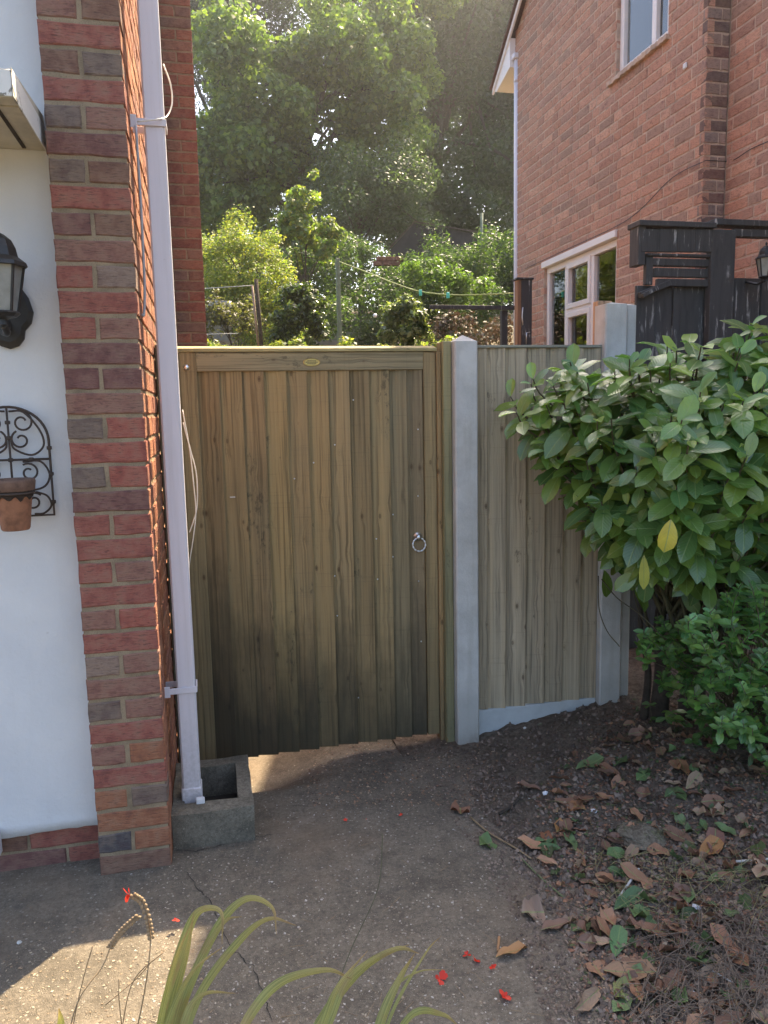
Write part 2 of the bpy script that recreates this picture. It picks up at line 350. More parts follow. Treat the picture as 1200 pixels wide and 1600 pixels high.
def strap_mat():
    t = NT('strap_leaf'); uv = t.n('UVMap'); s = t.n('SeparateXYZ'); t.l(uv.outputs[0], s.inputs[0])
    mp = t.n('Mapping'); t.l(uv.outputs[0], mp.inputs[0]); mp.inputs['Scale'].default_value = (1.5, 26, 1)
    rib = t.noise(mp.outputs[0], 1.0, 3, 0.6)
    base = t.ramp(s.outputs[0], [(0.0, (0.27, 0.27, 0.10)), (0.40, (0.34, 0.34, 0.12)), (0.75, (0.46, 0.36, 0.14)), (1.0, (0.50, 0.28, 0.15))])
    base = t.mix(t.ramp(rib, [(0.42, 0.75), (0.52, 0)]), base, (0.07, 0.12, 0.04))
    base = t.mix(t.ramp(rib, [(0.56, 0), (0.66, 0.5)]), base, (0.50, 0.42, 0.22))
    n = t.noise(t.coord(), 14, 3)
    base = t.mix(t.ramp(n, [(0.52, 0), (0.68, 0.6)]), base, (0.33, 0.20, 0.10))
    t.done(base, 0.5, t.bump(rib, 0.4, 0.002))
    tr = t.n('BsdfTranslucent'); t.l(t.mix(1.0, base, (1.6, 1.7, 0.9), 'MULTIPLY'), tr.inputs[0])
    mx = t.n('MixShader'); mx.inputs[0].default_value = 0.3
    t.l(t.b.outputs[0], mx.inputs[1]); t.l(tr.outputs[0], mx.inputs[2]); t.l(mx.outputs[0], t.out.inputs['Surface'])
    return t.m
M['strap'] = strap_mat()
M['flower'] = leaf_mat('red_petals', None, (0.75, 0.045, 0.02), 0.3, 0.5, tcol=(1.3, 1.0, 0.7))
M['seed'] = simple('dry_seed_stalk', (0.32, 0.22, 0.12), 0.8, 30, 0.3)
M['chip'] = simple('pale_splinter', (0.62, 0.60, 0.55), 0.7, 30, 0.2)
M['crack'] = simple('crack_dirt', (0.02, 0.018, 0.015), 0.95, 30, 0.3)
M['fabric'] = simple('white_fragment', (0.75, 0.76, 0.78), 0.6, 20, 0.2)
def terrain_mat():
    t = NT('garden_ground'); v = t.coord(); n = t.noise(v, 1.2, 6, 0.7); f = t.noise(v, 30, 5, 0.7)
    c = t.ramp(n, [(0.35, (0.10, 0.085, 0.06)), (0.5, (0.16, 0.13, 0.09)), (0.65, (0.07, 0.09, 0.035))])
    return t.done(c, 0.95, t.bump(f, 0.8, 0.03), spec=0.1)
M['terrain'] = terrain_mat()

# ---------------------------------------------------------------- object helpers
def tag(o, label=None, cat=None, group=None, kind=None):
    if label: o['label'] = label
    if cat: o['category'] = cat
    if group: o['group'] = group
    if kind: o['kind'] = kind
    return o
def thing(name, label, cat, loc=(0, 0, 0), group=None):
    o = bpy.data.objects.new(name, None); COL.objects.link(o); o.location = loc; o.empty_display_size = 0.1
    return tag(o, label, cat, group)
def link(name, me, mat=None, parent=None, loc=None, mtx=None, color=None, label=None):
    """coordinates are world; the parent empty is never rotated"""
    o = bpy.data.objects.new(name, me); COL.objects.link(o)
    if mat is not None and not me.materials: me.materials.append(mat)
    if mtx is None: mtx = Matrix.Translation(loc or (0, 0, 0))
    if parent is not None:
        o.parent = parent
        off = Vector((0, 0, 0)); p = parent
        while p is not None: off += p.location; p = p.parent
        # parents made by link() may carry a rotation: keep those at identity when they get children
        mtx = Matrix.Translation(-off) @ mtx
    o.matrix_basis = mtx
    if color is not None: o.color = (*color[:3], 1)
    if label: o['label'] = label
    return o
def bm_mesh(bm, name, smooth=False):
    me = bpy.data.meshes.new(name); bm.to_mesh(me); bm.free()
    if smooth: me.polygons.foreach_set('use_smooth', [True]*len(me.polygons))
    return me
def add_box(bm, lo, hi, bev=0.0, mtx=None):
    lo, hi = Vector(lo), Vector(hi)
    c = (lo+hi)/2; s = hi-lo
    r = bmesh.ops.create_cube(bm, size=1.0)
    vs = r['verts']
    bmesh.ops.scale(bm, vec=s, verts=vs); bmesh.ops.translate(bm, vec=c, verts=vs)
    if bev:
        es = list({e for v in vs for e in v.link_edges})
        rb = bmesh.ops.bevel(bm, geom=es, offset=bev, segments=1, affect='EDGES', profile=0.5)
        vs = list({v for f in rb['faces'] for v in f.verts} | {v for v in vs if v.is_valid})
    if mtx is not None: bmesh.ops.transform(bm, matrix=mtx, verts=vs)
    return vs
def box(name, lo, hi, mat, parent=None, bev=0.002, color=None, label=None, mtx=None):
    """box whose origin sits at its own base centre (so its texture is its own)"""
    lo, hi = Vector(lo), Vector(hi); base = Vector(((lo.x+hi.x)/2, (lo.y+hi.y)/2, lo.z))
    bm = bmesh.new(); add_box(bm, lo-base, hi-base, bev)
    mt = Matrix.Translation(base)
    if mtx is not None: mt = mt @ mtx
    return link(name, bm_mesh(bm, name), mat, parent, mtx=mt, color=color, label=label)
def tube_bm(bm, pts, rads, seg=8, cap=True):
    pts = [Vector(p) for p in pts]
    if isinstance(rads, (int, float)): rads = [rads]*len(pts)
    rings = []; prev = None
    for i, p in enumerate(pts):
        d = (pts[min(i+1, len(pts)-1)] - pts[max(i-1, 0)]).normalized()
        if prev is None: a = d.orthogonal().normalized()
        else:
            a = prev - d*prev.dot(d)
            a = a.normalized() if a.length > 1e-6 else d.orthogonal().normalized()
        prev = a; b = d.cross(a)
        rings.append([bm.verts.new(p + (a*math.cos(2*math.pi*k/seg) + b*math.sin(2*math.pi*k/seg))*rads[i]) for k in range(seg)])
    for r0, r1 in zip(rings, rings[1:]):
        for k in range(seg): bm.faces.new((r0[k], r0[(k+1) % seg], r1[(k+1) % seg], r1[k]))
    if cap:
        bm.faces.new(rings[0][::-1]); bm.faces.new(rings[-1])
def tube(name, pts, rads, mat, parent=None, seg=8, **kw):
    base = Vector(pts[0]); bm = bmesh.new(); tube_bm(bm, [Vector(p)-base for p in pts], rads, seg)
    return link(name, bm_mesh(bm, name, True), mat, parent, loc=base, **kw)
def lathe_bm(bm, prof, seg=20, c=(0, 0, 0)):
    c = Vector(c); rings = []
    for r, z in prof:
        rings.append([bm.verts.new(c + Vector((r*math.cos(2*math.pi*k/seg), r*math.sin(2*math.pi*k/seg), z))) for k in range(seg)])
    for a, b in zip(rings, rings[1:]):
        for k in range(seg): bm.faces.new((a[k], a[(k+1) % seg], b[(k+1) % seg], b[k]))
    if prof[0][0] > 1e-5: bm.faces.new(rings[0][::-1])
    if prof[-1][0] > 1e-5: bm.faces.new(rings[-1])
def spline(ctrl, n=8):
    """Catmull-Rom through control points"""
    P = [Vector(p) for p in ctrl]; P = [P[0]*2-P[1]] + P + [P[-1]*2-P[-2]]; out = []
    for i in range(1, len(P)-2):
        for k in range(n):
            t = k/n; a, b, c, d = P[i-1], P[i], P[i+1], P[i+2]
            out.append(0.5*((2*b) + (c-a)*t + (2*a-5*b+4*c-d)*t*t + (3*b-a-3*c+d)*t**3))
    out.append(P[-2]); return out
def mesh_np(name, V, Fq, mat, tint=None, uv=None, smooth=False):
    """V (n,3), Fq (m,k) all faces of k corners; tint per vertex (n,3); uv per vertex"""
    V = np.asarray(V, np.float32); Fq = np.asarray(Fq, np.int32); k = Fq.shape[1]
    me = bpy.data.meshes.new(name)
    me.vertices.add(len(V)); me.vertices.foreach_set('co', V.ravel())
    me.loops.add(Fq.size); me.loops.foreach_set('vertex_index', Fq.ravel())
    me.polygons.add(len(Fq)); me.polygons.foreach_set('loop_start', np.arange(0, Fq.size, k, dtype=np.int32))
    me.polygons.foreach_set('loop_total', np.full(len(Fq), k, np.int32))
    if smooth: me.polygons.foreach_set('use_smooth', np.ones(len(Fq), bool))
    if uv is not None:
        l = me.uv_layers.new(name='UVMap'); l.data.foreach_set('uv', np.asarray(uv, np.float32)[Fq.ravel()].ravel())
    me.update(calc_edges=True)
    if tint is not None:
        a = me.attributes.new('tint', 'FLOAT_COLOR', 'POINT')
        a.data.foreach_set('color', np.hstack([tint, np.ones((len(V), 1))]).astype(np.float32).ravel())
    me.materials.append(mat); return me

# ---------------------------------------------------------------- bricks
GAUGE, BH = 0.0765, 0.0645
_bk = {}
def brick_mesh(L, D, var, rough=1.0, mat=None):
    """L along x, D deep (front at y=0, body towards +y), BH high; ragged arrises"""
    key = (round(L, 3), round(D, 3), var, rough, mat.name)
    if key in _bk: return _bk[key]
    r = random.Random(hash((round(L*1000), var, round(rough*10))) & 0xffff)
    n = 4 if L > 0.15 else 3
    j = lambda a: (r.random()-0.5)*2*a*rough
    bm = bmesh.new(); ch = 0.003
    outer = []; inner = []
    xs = [-L/2 + L*i/n for i in range(n+1)]
    per = [(x, 0) for x in xs] + [(L/2, BH*0.5)] + [(x, BH) for x in xs[::-1]] + [(-L/2, BH*0.5)]
    for (x, z) in per:
        dx, dz = j(0.0022), j(0.0022)
        outer.append(bm.verts.new((x+dx, ch+0.001*r.random(), z+dz)))
        sx = max(-L/2+0.004, min(L/2-0.004, x)); sz = max(0.004, min(BH-0.004, z))
        inner.append(bm.verts.new((sx+dx, j(0.0012), sz+dz)))
    back = [bm.verts.new((x, D, z)) for (x, z) in per]
    m_ = len(per)
    for k in range(m_):
        a, b = k, (k+1) % m_
        bm.faces.new((inner[a], outer[a], outer[b], inner[b])[::-1]); bm.faces.new((outer[a], back[a], back[b], outer[b])[::-1])
    bm.faces.new(inner)
    bmesh.ops.recalc_face_normals(bm, faces=bm.faces)
    me = bm_mesh(bm, 'brick'); me.materials.append(mat); _bk[key] = me
    return me

class BrickFace:
    """bricks on a vertical plane: origin O (z=base), direction U, outward normal N"""
    def __init__(s, O, U, N, depth=0.05): s.O, s.U, s.N, s.D = Vector(O), Vector(U), Vector(N), depth; s.items = []
    def add(s, u0, u1, z, color, out=0.0):
        s.items.append((u0, u1, z, color, out))
    def mtx(s, u0, u1, z, out):
        p = s.O + s.U*((u0+u1)/2) + Vector((0, 0, z)) + s.N*out
        # local x=U, y=-N, z=up
        R = Matrix((s.U, -s.N, Vector((0, 0, 1)))).transposed().to_4x4(); R.translation = p
        return R
def emit_bricks(faces, parent, limit, rough=1.0, in_view=None, jit=0.0015):
    allb = []
    for f in faces:
        for (u0, u1, z, c, out) in f.items:
            mt = f.mtx(u0, u1, z, out)
            allb.append((((mt.translation - EYE).length if (in_view is None or in_view(mt.translation)) else 1e3+random.random()), f, u1-u0, mt, c))
    allb.sort(key=lambda t: t[0])
    rest = []
    for i, (d, f, L, mt, c) in enumerate(allb):
        j = Matrix.Translation((random.uniform(-jit, jit), random.uniform(-jit, jit), random.uniform(-jit, jit)*0.7)) @ Matrix.Rotation(random.uniform(-.005, .005)*(0.15/max(L, 0.1))*0.5, 4, 'Y')
        me = brick_mesh(L, f.D, random.randrange(6), rough, M['brick'])
        if i < limit and d < 900:
            link('brick', me, None, parent, mtx=mt @ j, color=c)
        else: rest.append((me, mt @ j, c))
    if rest:
        Vs, Ts, Fs = [], [], []; bm = bmesh.new()
        lay = bm.verts.layers.float_color.new('tint')
        for me, mt, c in rest:
            vs = [bm.verts.new(mt @ v.co) for v in me.vertices]
            for v in vs: v[lay] = (*c[:3], 1)
            for p in me.polygons:
                bm.faces.new([vs[k] for k in p.vertices])
        base = parent.location.copy()
        o = link('brickwork', bm_mesh(bm, 'brickwork'), M['brick_set'], parent); o['kind'] = 'stuff'
def flemish(face, L, z0, z1, colf, holes=(), keep=None, phase=0.0, st=0.2275, hd=0.110, g=0.011, courses_from=0):
    r = courses_from; z = z0
    while z < z1 - 0.01:
        odd = r % 2; u = -random.random()*0.004 - (0.0 if not odd else (st+g)/2 - (hd+g)/2) + phase
        k = 0 if not odd else 0
        u -= (st+hd+2*g)
        k = 0
        while u < L:
            w = st if k % 2 == 0 else hd
            segs = [(max(0.0, u), min(L, u+w))]
            for (h0, h1, hz0, hz1) in holes:
                if z+BH > hz0+0.01 and z < hz1-0.01:
                    ns = []
                    for a, b in segs:
                        if b <= h0 or a >= h1: ns.append((a, b))
                        else:
                            if a < h0: ns.append((a, h0))
                            if b > h1: ns.append((h1, b))
                    segs = ns
            for a, b in segs:
                if b-a > 0.02 and (keep is None or keep((a+b)/2, z)):
                    face.add(round(a, 3), round(b, 3), z, colf())
            u += w+g; k += 1
        z += GAUGE; r += 1
def wall_slab(name, O, U, N, L, z0, z1, mat, parent, holes=(), thick=0.2, recess=0.006, clip=None):
    """mortar bed behind the bricks as boxes around the openings"""
    O, U, N = Vector(O), Vector(U), Vector(N)
    us = sorted({0.0, L, *[h for H in holes for h in H[:2]]}); zs = sorted({z0, z1, *[h for H in holes for h in H[2:]]})
    bm = bmesh.new()
    R = Matrix((U, -N, Vector((0, 0, 1)))).transposed().to_4x4(); R.translation = O
    quads = []
    for a, b in zip(us, us[1:]):
        for c, d in zip(zs, zs[1:]):
            mu, mz = (a+b)/2, (c+d)/2
            if any(h[0] < mu < h[1] and h[2] < mz < h[3] for h in holes): continue
            quads.append((a, b, c, d))
    for a, b, c, d in quads:
        add_box(bm, (a, recess, c), (b, thick, d), 0)
    bmesh.ops.remove_doubles(bm, verts=bm.verts, dist=1e-5)
    # drop interior faces shared by two boxes
    seen = {}
    for f in bm.faces:
        k = tuple(sorted(v.index for v in f.verts)); seen.setdefault(k, []).append(f)
    bm.verts.index_update()
    if clip:  # clip = (point, normal) in local u,z
        bmesh.ops.bisect_plane(bm, geom=bm.verts[:]+bm.edges[:]+bm.faces[:], plane_co=clip[0], plane_no=clip[1], clear_outer=True)
    bmesh.ops.transform(bm, matrix=R, verts=bm.verts)
    return link(name, bm_mesh(bm, name), mat, parent)
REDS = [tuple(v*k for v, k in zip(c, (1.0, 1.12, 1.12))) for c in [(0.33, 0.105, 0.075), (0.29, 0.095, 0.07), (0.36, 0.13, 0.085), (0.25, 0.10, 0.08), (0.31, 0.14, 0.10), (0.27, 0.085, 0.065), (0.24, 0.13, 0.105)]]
def rcol(pal=REDS, a=0.12):
    c = random.choice(pal); k = 1+random.uniform(-a, a); return tuple(x*k for x in c)

def in_frame(p, mrg=30):
    v = Vector(p)-EYE; w = v.dot(FW)
    if w < 0.2: return False
    x = 600+FPX*v.dot(RT)/w; y = 800-FPX*v.dot(UP)/w
    return -mrg < x < 1200+mrg and -mrg < y < 1600+mrg

# ================================================================ GROUND
def smooth(a, b, x): t = max(0, min(1, (x-a)/(b-a))); return t*t*(3-2*t)
def soil_edge(y):
    """X where the soil bank begins"""
    return 1.02 - 0.10*smooth(2.2, 2.7, y)*(1-smooth(2.7, 3.15, y)) - 0.10*smooth(2.1, 1.5, y) + 0.05*math.sin(y*7)
def soil_z(x, y):
    d = x - soil_edge(y)
    h = 0.115*smooth(-0.02, 0.9, d) + 0.12*smooth(1.0, 2.4, d)
    if y > 3.1: h *= 1.0
    n = noise.fractal(Vector((x*5, y*5, 3.1)), 0.7, 2.2, 5)*0.020 + noise.fractal(Vector((x*22, y*22, 1.1)), 0.7, 2.2, 3)*0.007
    return h + n*smooth(-0.08, 0.2, d) - 0.010 + 0.012*smooth(-0.1, 0.05, d)
def grid_obj(name, x0, x1, y0, y1, nx, ny, fz, mat, smooth_=True):
    xs = np.linspace(x0, x1, nx+1); ys = np.linspace(y0, y1, ny+1)
    V = [(x, y, fz(x, y)) for y in ys for x in xs]
    F = [(j*(nx+1)+i, j*(nx+1)+i+1, (j+1)*(nx+1)+i+1, (j+1)*(nx+1)+i) for j in range(ny) for i in range(nx)]
    return tag(link(name, mesh_np(name, V, F, mat, smooth=smooth_)), kind='structure')
def terr(x, y):
    if y < 3.9: return -0.25
    pts = [(3.9, -0.25), (5, 0.35), (8, 1.25), (12, 2.3), (16, 3.1), (20, 4.0), (30, 5.5), (60, 7.0), (400, 9.0), (900, 9.0)]
    for (a, za), (b, zb) in zip(pts, pts[1:]):
        if y <= b: return za + (zb-za)*(y-a)/(b-a)
    return 9.0
def terrain():
    ys = [-70, -30, -8, 0, 3.9, 4.4] + list(np.linspace(5, 30, 60)) + [45, 60, 90]
    xs = [-80, -50, -30] + list(np.linspace(-12, 25, 60)) + [40, 60, 90]
    V = [(x, y, terr(x, y) + (0.10*noise.noise(Vector((x*0.9, y*0.9, 0))) if 5 < y < 40 else 0)) for y in ys for x in xs]
    n = len(xs); F = [(j*n+i, j*n+i+1, (j+1)*n+i+1, (j+1)*n+i) for j in range(len(ys)-1) for i in range(n-1)]
    tag(link('ground', mesh_np('ground', V, F, M['terrain'], smooth=True)), kind='structure')
terrain()
def drive_z(x, y):
    dip = 0.11*smooth(2.95, 3.2, y)*(1-smooth(0.05, 0.62, x)) + 0.02*smooth(3.0, 3.3, y)
    n = noise.fractal(Vector((x*3, y*3, 0)), 0.8, 2.0, 4)*0.004 + noise.noise(Vector((x*28, y*28, 4)))*0.0015
    return n - dip
grid_obj('driveway', -2.6, 1.9, 0.2, 3.92, 150, 130, drive_z, M['drive'])
grid_obj('soil_bank', 0.78, 4.2, 0.4, 3.9, 230, 230, soil_z, M['soil'])

# cracks in the drive
def crack(px, w=0.006, nm='crack'):
    pts = spline([at(x, y, Z=0.0) for x, y in px], 7); V, F = [], []
    r = random.Random(len(px)*7+int(px[0][0]))
    for i, p in enumerate(pts):
        d = (pts[min(i+1, len(pts)-1)]-pts[max(i-1, 0)]).normalized(); s = Vector((-d.y, d.x, 0))
        off = s*r.uniform(-1, 1)*0.006; ww = w*r.uniform(0.3, 1.0)*(0.2 if i in (0, len(pts)-1) else 1)
        for q in (p+off-s*ww/2, p+off+s*ww/2): V.append((q.x, q.y, drive_z(q.x, q.y)+0.0028))
        if i: F.append((2*i-2, 2*i-1, 2*i+1, 2*i))
    tag(link(nm, mesh_np(nm, V, F, M['crack'])), kind='structure')
crack([(290, 1362), (308, 1388), (330, 1412), (340, 1440), (358, 1478), (380, 1500), (400, 1520), (412, 1560), (425, 1600)], 0.0032)
crack([(272, 1331), (320, 1330), (360, 1316), (402, 1309), (425, 1304)], 0.004)

# ================================================================ LEFT HOUSE
WX, PY = -0.19, 2.545                       # side wall plane, pier front plane
lh = thing('house', 'house at the left with red brick corner pier and white rendered front wall', 'house', (-0.6, 2.8, 0))
R_, P_, G_, B_, O_, K_ = (0.34, 0.115, 0.088), (0.29, 0.145, 0.11), (0.19, 0.145, 0.12), (0.22, 0.12, 0.085), (0.36, 0.15, 0.08), (0.085, 0.09, 0.10)
V_ = (0.19, 0.085, 0.085); S_ = (0.38, 0.115, 0.085); W_ = (0.29, 0.21, 0.165)
V_ = (0.21, 0.10, 0.088)
rows = [B_, (K_, O_), O_, (O_, G_), R_, (P_, O_), R_, (G_, P_), P_, (W_, P_), R_, (P_, S_), R_, (R_, P_), R_, (R_, R_), V_, (G_, S_), S_,
        (G_, S_), P_, (V_, V_), V_, (R_, P_), R_, (R_, W_), P_, (V_, B_), R_, (G_, B_), V_, (G_, P_), R_, (B_, G_), R_, (P_, B_), R_, (R_, V_), R_, (B_, R_)]
pier = BrickFace((-0.419, PY, 0), (1, 0, 0), (0, -1, 0), 0.10)
for i, rw in enumerate(rows):
    z = i*GAUGE - 0.002
    if isinstance(rw[0], tuple):
        c = 0.110+random.uniform(-.004, .004)
        pier.add(0.0, round(c-0.006, 3), z, rw[0]); pier.add(round(c+0.007, 3), 0.229, z, rw[1])
    else: pier.add(0.0, 0.229, z, rw)
# side wall, facing +X; u runs from the pier corner back along +Y
side = BrickFace((WX, PY, 0), (0, 1, 0), (1, 0, 0), 0.05)
LIT = [(0.42, 0.17, 0.09), (0.46, 0.20, 0.105), (0.38, 0.14, 0.08), (0.36, 0.15, 0.10)]  # sunlit warmth of the side wall put into its brick tones
z = -0.002; i = 0
while z < 4.9:
    u = 0.006; k = 0
    first = 0.105 if (i < len(rows) and not isinstance(rows[i][0], tuple)) or (i >= len(rows) and i % 2 == 0) else 0.0
    # pier rows with one long face show a header on the return and the other way round
    seq = [0.104] if first else [0.222]
    while u < 3.55:
        w = seq[0] if k == 0 else (0.2275 if k % 2 == (1 if first else 0) else 0.108)
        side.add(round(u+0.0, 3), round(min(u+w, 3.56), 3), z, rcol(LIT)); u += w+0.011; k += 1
    z += GAUGE; i += 1
# far return facing the camera
ret = BrickFace((WX, 6.1, 0), (1, 0, 0), (0, -1, 0), 0.09)
z = -0.002; i = 0
while z < 5.4:
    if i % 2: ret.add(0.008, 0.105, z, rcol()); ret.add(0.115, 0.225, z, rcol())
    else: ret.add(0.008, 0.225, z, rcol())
    z += GAUGE; i += 1
# plinth below the render
plinth = BrickFace((-2.0, 2.655, 0), (1, 0, 0), (0, -1, 0), 0.08)
for r_, (z, ph) in enumerate(((-0.012, 0.10), (0.0645, 0.22))):
    u = ph-0.3
    while u < 1.58:
        plinth.add(round(max(u, 0), 3), round(min(u+0.2275, 1.575), 3), z, rcol([R_, B_, V_])); u += 0.238
emit_bricks([pier, side, ret, plinth], lh, 300, 0.95, in_frame, 0.0014)
# mortar cores (butted)
def slab(name, lo, hi, mat, parent, label=None):
    bm = bmesh.new(); add_box(bm, lo, hi, 0); return link(name, bm_mesh(bm, name), mat, parent, label=label)
slab('mortar_bed', (-0.417, PY+0.0045, -0.05), (WX-0.0045, PY+0.30, 5.0), M['mortar'], lh)
slab('mortar_bed', (-0.40, PY+0.3001, -0.05), (WX-0.0045, 6.104, 5.0), M['mortar'], lh)
slab('mortar_bed', (-0.40, 6.1046, -0.05), (0.032, 6.5, 5.5), M['mortar'], lh)
slab('mortar_bed', (-2.0, 2.661, -0.05), (-0.4175, 2.83, 0.128), M['mortar'], lh)
# rendered wall: a wavy, slightly uneven sheet with thickness
def render_wall():
    nx, nz = 60, 90; V, F = [], []
    x0, x1, z0, z1 = -2.0, -0.4185, 0.1285, 3.4
    for j in range(nz+1):
        for i in range(nx+1):
            x = x0+(x1-x0)*i/nx; z = z0+(z1-z0)*j/nz
            if j == 0: z += 0.006*math.sin(x*9)+0.004*noise.noise(Vector((x*25, 0, 0)))
            y = 2.640 + 0.0035*noise.noise(Vector((x*4, z*3, 0))) + (0.004*noise.noise(Vector((z*22, 1, 1))) if i == nx else 0) - (0.006 if j == 0 else 0)
            V.append((x, y, z))
    n = nx+1; F = [(j*n+i, j*n+i+1, (j+1)*n+i+1, (j+1)*n+i) for j in range(nz) for i in range(nx)]
    nb = len(V)
    for i in range(nx+1): V.append((V[i][0], 2.665, V[i][2]))
    for i in range(nx): F.append((i+1, i, nb+i, nb+i+1))
    link('render_coat', mesh_np('render_coat', V, F, M['render'], smooth=True), None, lh)
    slab('wall_core', (-2.0, 2.667, 0.129), (-0.4175, 2.83, 3.6), M['mortar'], lh)
render_wall()
# concrete canopy ledge over the render, with drip groove
def ledge():
    bm = bmesh.new(); x1 = -0.437; y0, y1 = 2.215, 2.636; z0, z1 = 2.325, 2.40
    prof = [(y0, z0), (y0+0.055, z0), (y0+0.055, z0+0.012), (y0+0.068, z0+0.012), (y0+0.068, z0), (y1, z0+0.004), (y1, z1+0.03), (y0+0.02, z1), (y0, z1-0.015)]
    # groove also shows from below: run two profiles along x
    a = [bm.verts.new((x1, y, z)) for y, z in prof]; b = [bm.verts.new((-1.6, y, z)) for y, z in prof]
    n = len(prof)
    for k in range(n): bm.faces.new((a[k], a[(k+1) % n], b[(k+1) % n], b[k]))
    bm.faces.new(a[::-1]); bm.faces.new(b)
    bmesh.ops.recalc_face_normals(bm, faces=bm.faces)
    o = link('ledge', bm_mesh(bm, 'ledge'), M['ledge'], lh, label='concrete canopy ledge with peeling white paint')
    bm = bmesh.new(); add_box(bm, (-1.6, y0-0.003, z0+0.002), (x1+0.002, y0-0.0005, z1-0.012), 0)
    add_box(bm, (x1+0.0005, y0-0.003, z0+0.002), (x1+0.003, y1-0.004, z1-0.004), 0)
    bmesh.ops.translate(bm, vec=(0, 0, 0), verts=bm.verts)
    oo = link('paint_skin', bm_mesh(bm, 'paint_skin'), M['peel'], lh)
    # long groove along the underside, parallel to the end
    slab('drip_groove', (x1-0.060, y0+0.05, z0-0.0015), (x1-0.050, y1-0.03, z0+0.002), M['compost'], lh)
ledge()
# white plastic trim end low at the left edge
box('trim_end', (-0.80, 2.60, 0.085), (-0.735, 2.634, 0.165), M['pvc'], lh, 0.003, label='white plastic trim end by the plinth')

# ---- downpipe with clips
DX0, DX1, DY = -0.150, -0.085, 2.735
dp = thing('downpipe', 'white square plastic downpipe running down the brick side wall into the gully', 'downpipe', (-0.118, DY, 0))
box('pipe', (DX0, DY, 0.13), (DX1, DY+0.065, 3.6), M['pvc'], dp, 0.006)
box('pipe_shoe', (DX0-0.004, DY-0.004, 0.115), (DX1+0.004, DY+0.069, 0.175), M['pvc'], dp, 0.004)
for zc in (at(260, 1081, Y=DY).z, at(240, 192, Y=DY).z):
    bm = bmesh.new()
    add_box(bm, (WX-0.005, DY-0.006, zc-0.011), (DX1+0.006, DY-0.0022, zc+0.011), 0.001)
    add_box(bm, (DX1+0.0022, DY-0.002, zc-0.011), (DX1+0.006, DY+0.075, zc+0.011), 0.001)
    add_box(bm, (WX-0.005, DY+0.071, zc-0.011), (DX1+0.002, DY+0.075, zc+0.011), 0.001)
    c = link('clip', bm_mesh(bm, 'clip'), M['pvc'], dp)
    bm = bmesh.new(); add_box(bm, (WX-0.002, DY-0.010, zc-0.020), (WX+0.018, DY-0.0065, zc+0.02), 0.001)
    link('clip_lug', bm_mesh(bm, 'clip_lug'), M['pvc'], dp)
g = tube('grey_cable', spline([at(212, 196, Y=2.69), at(219, 300, Y=2.69), at(223, 380, Y=2.69), at(226, 450, Y=2.69), at(225, 490, Y=2.68), at(222, 492, Y=2.67)], 6), 0.0042, M['cable'])
tag(g, 'grey cable clipped down the sunlit brick wall left of the downpipe', 'cable')
g = tube('loose_cable', spline([at(255, 100, Y=2.83), at(266, 130, Y=2.83), at(269, 160, Y=2.83), at(262, 180, Y=2.80), at(250, 186, Y=2.72), at(214, 190, Y=2.70)], 6), 0.0026, M['cable_w'])
tag(g, 'thin white cable looped behind the top of the downpipe', 'cable')
for pts, lb in (([(285, 640), (296, 700), (303, 760), (306, 800), (302, 840), (296, 880), (292, 930), (291, 990)], 'longer of two thin white cables hanging loose by the gate hinge side'),
                ([(286, 660), (298, 705), (307, 742), (308, 790), (302, 815), (296, 832)], 'shorter of two thin white cables hanging loose by the gate hinge side')):
    tag(tube('loose_cable', spline([at(x, y, Y=2.95) for x, y in pts], 6), 0.0022, M['cable_w']), lb, 'cable')

# ---- gully surround (hollow concrete box)
def gully():
    t = thing('gully_surround', 'square hollow concrete gully surround under the white downpipe', 'gully', (-0.04, 2.85, 0))
    x0, x1, y0, y1, h = -0.186, 0.098, 2.63, 3.05, 0.132
    bm = bmesh.new(); w = 0.052
    def wall(a, b, c, d):
        add_box(bm, (a, c, -0.03), (b, d, h + random.uniform(-.002, .002)), 0)
    wall(x0, x1, y0, y0+0.075); wall(x0, x1, y1-0.06, y1); wall(x0, x0+w*0.8, y0+0.0751, y1-0.0601); wall(x1-w, x1, y0+0.0751, y1-0.0601)
    bmesh.ops.subdivide_edges(bm, edges=bm.edges[:], cuts=5, use_grid_fill=True)
    for v in bm.verts:
        n = noise.noise_vector(v.co*14)*0.004 + noise.noise_vector(v.co*50)*0.0016
        v.co += n
    c = link('surround', bm_mesh(bm, 'surround', False), M['gully'], t)
    slab('gully_floor', (x0+0.02, y0+0.06, -0.02), (x1-0.04, y1-0.05, 0.004), M['crack'], t)
gully()
s = box('mortar_lump', at(310, 1254, Y=2.70)-Vector((.008, .01, .008)), at(318, 1247, Y=2.70)+Vector((.004, .01, .003)), M['fabric'], None, 0.003)
tag(s, 'small white lump at the foot of the downpipe on the gully rim', 'lump')

